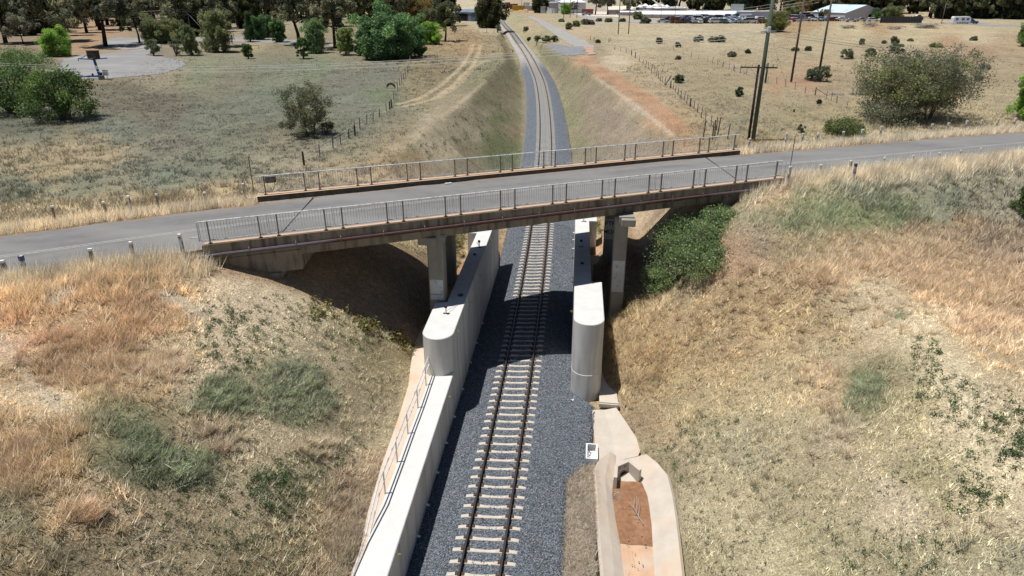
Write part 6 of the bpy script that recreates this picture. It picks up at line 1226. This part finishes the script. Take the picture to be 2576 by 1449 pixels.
# railway markers
for u, v, v1, lab in ((1290, 142, 126, 'thin dark marker left of the rails at the bend'), (1250, 83, 62, 'pale blue signal post left of the far rails')):
    p = GT(u, v); h = tall(p, v1); t = thing('marker_post', lab, 'marker', tuple(p)); MB().tube([(0, 0, -.1), (0, 0, h)], .05, 6).build('post', M['galv'], t); MB().box((0, -.04, h - .25), (.3, .05, .5)).build('board', M['galv_rust'], t)
# ------------------------------------------------------------------ blue water standpipe by the car park
p = GT(254, 201); d = float(PR(*p)[2]); k = d / FP; h = tall(p, 128); t = thing('water_standpipe', 'leaning blue steel standpipe with dark box on top and side arms', 'standpipe', tuple(p)); t.rotation_euler = (0, -.0, -YAW * 0)
lx = -.55
b = MB(); b.tube([(0, 0, -.1), (lx * .95, 0, h)], .20, 10); b.tube([(0, 0, 0), (.1, 0, 1.1)], .34, 10); b.build('column', M['blue_paint'], t)
bx = MB(); bx.box((lx + .12, .15, h - .55), (1.55, .9, 1.1), 0, ch=.03); bx.box((lx + .12, .15, h + .02), (1.7, 1.0, .06)); bx.build('tank_box', mat('rusted_sheet', (.05, .045, .045), .8, var=.3, scale=2, stain=((.10, .08, .06), 1.5, .5, .6, (1, 1, 1))), t)
b = MB(); b.tube([(lx, 0, h - 1.25), (lx - 2.3, -.2, h - 1.15), (lx - 2.35, -.2, h - 1.5)], .09, 8); b.tube([(lx, 0, h - 1.25), (lx + 2.3, .2, h - 1.05)], .08, 8); b.tube([(lx - .5, 0, h - .5), (lx - 1.9, -.15, h - 1.1)], .05, 6); b.build('arm', M['blue_paint'], t)
b = MB(); b.tube([(0, 0, .55), (-1.3, 0, .55), (-3.6, .2, .42)], [.16, .14, .08], 8); b.tube([(-1.2, 0, .45), (-1.2, 0, .95)], .15, 8); b.build('supply_pipe', M['blue_paint'], t)
MB().box((.35, -.1, .3), (.6, .5, .8), .2, ch=.05).build('valve_box', M['concrete_old'], t); MB().box((-.02, -.3, 1.9), (.35, .1, .5)).build('notice', M['galv'], t)
p = GT(273, 201); h = tall(p, 176); t = thing('notice_sign', 'small square notice on a thin post beside the blue standpipe', 'sign', tuple(p)); MB().tube([(0, 0, -.1), (-.3, 0, h)], .035, 6).build('post', M['galv_rust'], t); MB().box((-.22, -.05, h - .4), (.95, .03, .85)).build('board', M['paint_patch'], t)
# ------------------------------------------------------------------ sheds
def wmat(name, rgb, ribs=True, k=.85): return mat(name, alb(*rgb, k), .6, var=.06, scale=.4, stain=(alb(rgb[0] * .8, rgb[1] * .78, rgb[2] * .76, k), .3, .55, .8, (1, 1, .3)))
MW = {'bluegrey': wmat('blue_grey_sheet', (120, 138, 158)), 'mauve': wmat('mauve_sheet', (172, 160, 162)), 'pale': wmat('pale_sheet', (196, 196, 204)), 'white': wmat('white_roof_sheet', (238, 240, 244), k=.9), 'roofblue': wmat('pale_blue_roof', (196, 214, 226), k=.9), 'cream': wmat('cream_roof', (226, 218, 200), k=.9), 'silver': mat('silo_steel', (.55, .57, .60), .45, metal=.3, var=.06, scale=.3), 'teal': wmat('teal_container', (70, 110, 128)), 'dark': wmat('dark_wall_sheet', (66, 72, 84)), 'yellow': wmat('yellow_skip', (214, 170, 62)), 'rust': wmat('rust_red', (150, 84, 62)), 'shedblue': wmat('slate_blue_sheet', (98, 114, 134))}
def shed(name, label, c0, ea, eb, La, Lb, eave, ridge, wall, roof, ridge_along='a', doors=(), cat='shed', single=False, over=.25):
    """c0 ground corner, ea/eb unit directions, La/Lb lengths; ridge runs along a (or b)"""
    t = thing(name, label, cat, tuple(c0)); ea = np.array(ea, float); eb = np.array(eb, float); q = lambda a, b_, z: np.array((*(ea * a + eb * b_), z))
    b = MB()
    if ridge_along == 'a':
        mb_ = 0 if single else Lb / 2
        P = [q(0, 0, -.5), q(La, 0, -.5), q(La, Lb, -.5), q(0, Lb, -.5), q(0, 0, eave if not single else ridge), q(La, 0, eave if not single else ridge), q(La, Lb, eave), q(0, Lb, eave), q(0, mb_, ridge), q(La, mb_, ridge)]
        F = [(0, 1, 5, 4), (1, 2, 6, 9, 5), (2, 3, 7, 6), (3, 0, 4, 8, 7)] if not single else [(0, 1, 5, 4), (1, 2, 6, 5), (2, 3, 7, 6), (3, 0, 4, 7)]
        R_ = [[q(-over, -over, (eave if not single else ridge) + .02 - (.08 if not single else -.05)), q(La + over, -over, (eave if not single else ridge) - (.06 if not single else -.07)), q(La + over, mb_, ridge + .1), q(-over, mb_, ridge + .1)]] if not single else []
        R_ += [[q(-over, mb_ if not single else -over, ridge + .1), q(La + over, mb_ if not single else -over, ridge + .1), q(La + over, Lb + over, eave - .06 + (.14 if single else 0)), q(-over, Lb + over, eave - .06 + (.14 if single else 0))]]
    b.add(P, F); b.build('wall', wall, t)
    for r_ in R_:
        b = MB(); r_ = [np.array(p) for p in r_]; b.add([p for p in r_] + [p - np.array((0, 0, .09)) for p in r_], [(0, 1, 2, 3), (7, 6, 5, 4), (0, 4, 5, 1), (1, 5, 6, 2), (2, 6, 7, 3), (3, 7, 4, 0)]); b.build('roof', roof, t)
    for (side, a0, a1, z0, z1, m, nm) in doors:
        b = MB(); o_ = -.03
        c = [q(a0, o_, z0), q(a1, o_, z0), q(a1, o_, z1), q(a0, o_, z1)] if side == 'a' else ([q(o_, a0, z0), q(o_, a1, z0), q(o_, a1, z1), q(o_, a0, z1)] if side == 'b' else [q(La - o_, a0, z0), q(La - o_, a1, z0), q(La - o_, a1, z1), q(La - o_, a0, z1)])
        nrm = np.cross(c[1] - c[0], c[3] - c[0]); nrm /= np.linalg.norm(nrm); b.add([p for p in c] + [p + nrm * .02 for p in c], [(0, 1, 2, 3), (7, 6, 5, 4), (0, 4, 5, 1), (1, 5, 6, 2), (2, 6, 7, 3), (3, 7, 4, 0)]); b.build(nm, m, t)
    return t
def two(u0, v0, u1, v1): a = GT(u0, v0); b = GT(u1, v1); d = b[:2] - a[:2]; L = np.linalg.norm(d); return a, d / L, L
# big grey shed: corner nearest the camera, ridge runs to the left and away
c, eb, Lb = two(2124, 51.5, 2221, 50); _, ea, La = two(2124, 51.5, 2041, 48.5)
c = GT(2124, 51.5); eave = tall(c, 32); rdg = eave + 3.0
shed('big_shed', 'big grey steel shed with pale blue gable roof at the yard end', c, ea, eb, La, Lb, eave, rdg, MW['pale'], MW['roofblue'], doors=(('a', La * .62, La * .80, 0, eave * .86, M['dark_hole'], 'open_door'), ('b', Lb * .60, Lb * .68, 0, 2.4, M['dark_hole'], 'open_door')))
a, e, L = two(1889, 52, 1974, 51); shed('flat_shed', 'low pale flat roofed building among the parked wrecks', a, e, np.array((-e[1], e[0])), L, 12, tall(a, 31), tall(a, 29), MW['pale'], MW['white'], single=True, doors=(('a', L * .5, L * .56, 0, 2.6, MW['mauve'], 'door'),))
a, e, L = two(1649, 36, 1727, 35.5); shed('farm_shed', 'mauve walled shed with bright white roof behind the white rows', a, e, np.array((-e[1], e[0])), L, 14, tall(a, 20.5), tall(a, 18.5), MW['mauve'], MW['white'])
a, e, L = two(1527, 36, 1600, 36); shed('farm_shed', 'mauve walled shed with cream roof behind the dark gums', a, e, np.array((-e[1], e[0])), L, 16, tall(a, 24), tall(a, 17), MW['mauve'], MW['cream'])
a, e, L = two(1411, 34, 1473, 33.5); shed('tall_shed', 'tallest pale shed with white gable roof beside the grey silo', a, e, np.array((-e[1], e[0])), L, 26, tall(a, 6), tall(a, -2), MW['pale'], MW['white'])
a, e, L = two(1146, 52.5, 1196, 54); shed('lean_shed', 'slate blue skillion shed with wide open doorway left of the railway', a, e, np.array((-e[1], e[0])), L * .98, 10, tall(a, 30), tall(a, 24), MW['shedblue'], MW['bluegrey'], single=False, doors=(('a', L * .18, L * .62, 0, 3.0, M['dark_hole'], 'open_door'), ('a', L * .63, L * .80, 0, 3.1, MW['bluegrey'], 'sliding_door'), ('a', L * .16, L * .82, 3.05, 3.2, MW['white'], 'door_track')))
a, e, L = two(1206, 30, 1226, 30); 
a, e, L = two(915, 24, 950, 24); shed('park_shed', 'small pale shed glimpsed between the dark gums', a, e, np.array((-e[1], e[0])), L, 8, tall(a, 6), tall(a, 2), MW['bluegrey'], MW['white'])
a, e, L = two(905 - 12, 12, 965, 12)
# long low white rows
for i, (u0, v0, u1, v1, lab) in enumerate(((1612, 44.5, 1860, 45.5, 'nearest long low white shed row'), (1600, 41.5, 1880, 42.5, 'second long low white shed row'), (1560, 38.5, 1900, 39.5, 'farthest long low white shed row'))):
    a, e, L = two(u0, v0, u1, v1); shed('long_shed', lab + ' behind the wrecking yard', a, e, np.array((-e[1], e[0])), L, 9, 1.6, 2.0, MW['pale'], MW['white'], single=False)
# silos
def silo(u, v, v1, w_, label, cone=True):
    p = GT(u, v); d = float(PR(*p)[2]); R = w_ / 2 * d / FP; h = tall(p, v1); t = thing('silo', label, 'silo', tuple(p), 0, 'grain silos behind the sheds'); n = 20; hc = R * .55 if cone else R * .12
    b = MB(); b.tube([(0, 0, -.5), (0, 0, h - hc)], R, n, cap=False); [b.tube([(0, 0, z), (0, 0, z + .12)], R + .05, n) for z in np.arange(1.2, h - hc, 1.6)]; b.build('drum', MW['silver'], t, smooth=False)
    b = MB(); b.tube([(0, 0, h - hc - .05), (0, 0, h)], [R + .12, .25], n); b.build('cone_roof', MW['white'], t)
for i, (u, v, v1, w_) in enumerate(((1608, 34, 13, 17), (1622, 33, 9, 19), (1634, 35, 13, 19), (1648, 31, 9, 20), (1664, 31, 10, 18), (1676, 31, 12, 16))): silo(u, v, v1, w_, ['leftmost cone roofed silo of the cluster', 'second cone roofed silo with the tallest roof of the left pair', 'third cone roofed silo, standing forward', 'fourth cone roofed silo behind the auger', 'fifth cone roofed silo right of the auger', 'rightmost cone roofed silo partly hidden by the mauve shed'][i])
silo(1402, 33, -12, 12, 'tall narrow grey silo beside the tallest pale shed', False)
b = MB(); p = GT(1655, 34); b.tube([(-5, 0, 8.2), (3, -2, 2.5)], .35, 6); b.tube([(-9, -2, 1.0), (1, -2, 4.2)], .2, 6); b.box((3, -2, 3.4), (6, 2, .2)); o = b.build('grain_auger', MW['cream']); o.location = p; tag(o, 'slanting pale grain auger before the cone roofed silos', 'auger')
p = GT(1392, 33); t = thing('raised_cabin', 'small white roofed cabin raised on two white legs beside the yard', 'cabin', tuple(p)); MB().box((0, 0, 4.0), (5.2, 4, 2.8), .1).build('cabin', MW['pale'], t); MB().box((0, 0, 5.5), (6.0, 4.8, .25), .1).build('roof', MW['white'], t)
for x in (-.4, 1.6): MB().box((x, -1.6, 1.3), (.7, .5, 2.8)).build('leg', MW['white'], t)
p = GT(1366, 33.5); MB_ = MB().box((0, 0, 1.5), (2.6, 2.6, 3.6)); MB_.box((0, 0, 3.4), (2.8, 2.8, .2)); o = MB_.build('site_toilet', MW['pale']); o.location = p; tag(o, 'small pale upright hut beside the raised cabin', 'hut')
# containers, skips, signs
def cont(u, v, L, W_, h, m, label, rz=0, name='container'):
    p = GT(u, v); t = thing(name, label, 'container', tuple(p), rz); b = MB(); b.box((0, 0, h / 2), (L, W_, h)); 
    for x in np.arange(-L / 2 + .3, L / 2, .6): b.box((x, -W_ / 2 - .03, h / 2), (.28, .06, h * .9))
    b.build('body', m, t); MB().box((0, 0, h + .04), (L + .08, W_ + .08, .08)).build('lid', m, t); return t
cont(1868, 50, 7, 2.5, 2.6, MW['teal'], 'teal shipping container among the parked wrecks', -.1); cont(1307, 27, 9, 3, 3.0, MW['yellow'], 'yellow skip in the far depot beside the rails', .1, 'skip'); cont(1293, 24, 5, 3, 3.4, MW['rust'], 'rusty round ended tank trailer beside the yellow skip', .1, 'skip')
cont(1324, 25, 4.2, 3, 4.6, MW['white'], 'white box truck body in the far depot', .1, 'truck_box'); cont(1337, 27, 8, 2.5, 2.8, MW['pale'], 'pale container behind the white box truck body', .1); cont(1279, 20, 2.6, 2.6, 3.6, MW['rust'], 'orange rust machine cabin at the far depot entrance', .1, 'machine_cabin')
cont(1478, 36, 6, 2.5, 2.6, MW['rust'], 'dark red container beside the tallest pale shed', -.1)
a, e, L = two(2213, 57.5, 2316, 58); t = thing('screen_wall', 'long dark corrugated screen wall right of the big grey shed', 'wall', tuple(a)); b = MB(); b.box((e[0] * L / 2, e[1] * L / 2, 1.2), (L, .2, 2.5), math.atan2(e[1], e[0])); b.build('sheeting', MW['dark'], t); b = MB()
for q in np.linspace(0, L, 16): b.box((e[0] * q + .1, e[1] * q - .16, 1.3), (.3, .12, 2.6), 0)
b.build('posts', M['post_dark'], t)
p = GT(1853, 34); t = thing('billboard', 'pale blue blank billboard on legs behind the wrecking yard', 'billboard', tuple(p)); MB().box((0, 0, 3.2), (7, .25, 3.4)).build('panel', MW['roofblue'], t)
for x in (-2.6, 2.6): MB().box((x, .2, .9), (.25, .25, 2.2)).build('leg', M['galv'], t)
b = MB(); p = GT(1310, 31); 
for i in range(7): b.tube([(-9 + i * 3, 0, -.3), (-9 + i * 3, 0, .9 + .5 * math.sin(i * 2.1)), (-9 + i * 3 + .3, 0, 1.5 + .5 * math.sin(i * 2.1))], [2.6, 1.6, .2], 9)
o = b.build('soil_heap', mat('tan_soil', alb(196, 160, 124), .95, var=.15, scale=.4, bump=.5, bscale=3)); o.location = p; tag(o, 'tan soil heap before the yellow skip', 'soil heap')
# ------------------------------------------------------------------ cars
def car_parts(kind):
    """side profile swept to width, cabin narrower; length along x"""
    P = {'sedan': ([(-2.25, .35), (-2.25, .85), (-1.5, .95), (1.2, .92), (2.2, .78), (2.25, .35)], [(-1.55, .94), (-.95, 1.42), (.45, 1.44), (1.15, .92)]),
         'wagon': ([(-2.25, .35), (-2.28, .95), (-1.9, 1.0), (1.2, .98), (2.2, .84), (2.25, .35)], [(-2.15, .98), (-1.9, 1.55), (.35, 1.58), (1.15, .97)]),
         'van': ([(-2.4, .35), (-2.45, 1.05), (-2.3, 1.1), (1.9, 1.1), (2.4, .9), (2.45, .35)], [(-2.38, 1.09), (-2.3, 2.05), (1.0, 2.1), (2.0, 1.08)]),
         'ute': ([(-2.5, .45), (-2.5, 1.05), (-.7, 1.05), (1.3, 1.05), (2.35, .92), (2.4, .45)], [(-.6, 1.04), (-.4, 1.65), (.6, 1.67), (1.3, 1.04)])}[kind]
    body = MB(); w_ = .86
    def sweep(b, pr, w0, w1, e=.06):
        n = len(pr); c = np.mean(pr, 0); V = []
        for y, k in ((-w0, .97), (-w1 + e * 0, 1.0), (w1, 1.0), (w0, .97)): V += [(c[0] + (x - c[0]) * k, y, z) for x, z in pr]
        F = [tuple(range(n - 1, -1, -1)), tuple(range(3 * n, 4 * n))] + [(l * n + i, l * n + (i + 1) % n, (l + 1) * n + (i + 1) % n, (l + 1) * n + i) for l in range(3) for i in range(n)]; b.add(V, F)
    sweep(body, P[0], w_, w_ - .08); cab = P[1]; cc = np.mean(cab, 0); sweep(body, [(x * .97, z) for x, z in cab], .66, .60)
    gl = MB(); g2 = [(cc[0] + (x - cc[0]) * (.93 if z > 1.2 else 1.0), z - (.09 if z > 1.2 else 0) + (.05 if z < 1.2 else 0)) for x, z in cab]; sweep(gl, g2, .675, .64)
    zt2 = max(z for _, z in cab); xs = [x for x, z in cab if z > zt2 - .1]; body.box(((xs[0] + xs[-1]) / 2, 0, zt2 + .005), (xs[-1] - xs[0] - .05, 1.2, .04))
    wh = MB(); wh.tube([(0, -.04, 0), (0, .04, 0)], .33, 10)
    return body, gl, wh
CC = {'white': (232, 234, 238), 'silver': (176, 182, 190), 'blue': (60, 88, 140), 'dark': (48, 52, 62), 'red': (140, 44, 44), 'green': (60, 98, 96), 'brown': (122, 74, 56), 'pale blue': (150, 176, 200)}
MC = {k: mat(f'{k.replace(" ", "_")}_car_paint', alb(*c, .85), .35, var=.06, scale=1.5, spec=.5) for k, c in CC.items()}; MGL = mat('car_glass', (.02, .025, .03), .1, spec=.6, var=.02); MTY = mat('tyre_rubber', (.02, .02, .02), .8)
cars = {}
def car(kind, colr, loc, rz, label, group='wrecked cars parked in rows in the far yard', sc=1.0):
    key = (kind, colr)
    if key not in cars:
        same = [k for k in cars if k[0] == kind]; t = thing({'sedan': 'parked_car', 'wagon': 'parked_wagon', 'van': 'parked_van', 'ute': 'parked_ute'}[kind], label, 'car', (0, 0, 0), 0, group)
        if same:
            src = KIDS[cars[same[0]].name]; 
            for c_ in src:
                c2 = c_.copy(); COL.objects.link(c2); c2.parent = t; KIDS.setdefault(t.name, []).append(c2)
                if c_.name.startswith('body'): c2.data = c_.data.copy(); c2.data.materials[0] = MC[colr]
        else:
            b1, b2, b3 = car_parts(kind); b1.build('body', MC[colr], t); b2.build('windows', MGL, t)
            w0 = None
            for x in (-1.4, 1.45):
                for s in (-1, 1):
                    if w0 is None: w0 = b3.build('wheel', MTY, t); w1 = w0
                    else: w1 = w0.copy(); COL.objects.link(w1); KIDS[t.name].append(w1)
                    w1.location = (x, s * .84, .33)
        cars[key] = t
    else: t = copy_tree(cars[key])
    t.location = loc; t.rotation_euler = (0, 0, rz); t['label'] = label; t['group'] = group; t.scale = (sc, sc, sc); return t
DESC = {'sedan': 'sedan', 'wagon': 'station wagon', 'van': 'van', 'ute': 'utility'}
y0 = 0
for row, (v, ua, ub, stp) in enumerate(((57.2, 1668, 1985, 13.5), (55.0, 1676, 2010, 13), (52.8, 1684, 2035, 13), (50.9, 1700, 1880, 13), (49.2, 1730, 1880, 13), (47.6, 1760, 1882, 13), (58.8, 1700, 1960, 14), (49.5, 1975, 2040, 11), (53.2, 2040, 2128, 12), (50.6, 1985, 2036, 11), (51.6, 1990, 2040, 12))):
    u = ua
    while u < ub:
        q = GT(u, v + random.uniform(-.3, .3)); 
        kind = random.choice(['sedan', 'sedan', 'wagon', 'wagon', 'ute', 'van'] if row > 1 else ['sedan', 'sedan', 'wagon', 'sedan', 'ute']); colr = random.choice(['white', 'white', 'white', 'white', 'white', 'white', 'silver', 'silver', 'silver', 'pale blue', 'pale blue', 'blue', 'dark', 'red', 'green'] if u > 1760 else ['brown', 'brown', 'white', 'silver', 'dark', 'blue'])
        car(kind, colr, q + np.array((0, 0, .0)), random.choice([.3, .35, .25, -.2, 1.9, 2.8]) + random.uniform(-.15, .15), f'{colr} wrecked {DESC[kind]} parked among the rows in the far yard', sc=1.12); u += stp * random.uniform(.8, 1.25)
for (u, v, kind, colr, rz, lab, sc) in ((2026, 46.5, 'van', 'white', .1, 'large white van parked behind the wrecks left of the big shed', 1.35), (2238, 53, 'wagon', 'white', .3, 'white car parked at the right foot of the big shed', 1), (2222, 53, 'sedan', 'white', .2, 'white sedan parked before the big shed gable', 1), (2255 - 60, 54, 'wagon', 'white', 0, 'white wagon before the small green tree at the shed', 1), (2306, 50, 'ute', 'white', .2, 'white utility parked behind the dark screen wall', 1.3), (2441, 60, 'wagon', 'blue', 0, 'dark blue wagon coupled in front of the white caravan', 1.15), (1475, 39, 'sedan', 'pale blue', .2, 'pale blue car parked by the dark red container', 1.1), (2165, 54, 'ute', 'silver', 0, 'silver utility parked before the big shed gable', 1), (2140, 55, 'sedan', 'silver', 0, 'silver sedan parked at the near corner of the big shed', 1)):
    car(kind, colr, GT(u, v), rz, lab, 'vehicles around the sheds and road', sc)
p = GT(2415, 59.5); t = thing('caravan', 'white caravan standing behind the dark blue wagon on the far road', 'caravan', tuple(p)); b = MB(); pr_ = [(-3.2, .5), (-3.3, 2.3), (-3.0, 2.6), (2.6, 2.7), (3.1, 2.2), (3.3, 1.2), (3.1, .5)]; V = [(x, y, z) for y in (-1.15, 1.15) for x, z in pr_]; n = 7; b.add(V, [tuple(range(n)), tuple(range(2 * n - 1, n - 1, -1))] + [(i, n + i, n + (i + 1) % n, (i + 1) % n) for i in range(n)]); b.build('body', MW['white'], t)
for x in (-2, .2, 2): MB().box((x, -1.16, 1.75), (1.0, .04, .6)).build('window', MGL, t)

for x in (-.5, .4):
    for s in (-1, 1): MB().tube([(x, s * .95, .38), (x, s * 1.12, .38)], .36, 10).build('wheel', MTY, t)
MB().box((3.9, 0, .55), (1.4, .12, .1)).build('drawbar', M['galv'], t)
bpy.context.view_layer.update()
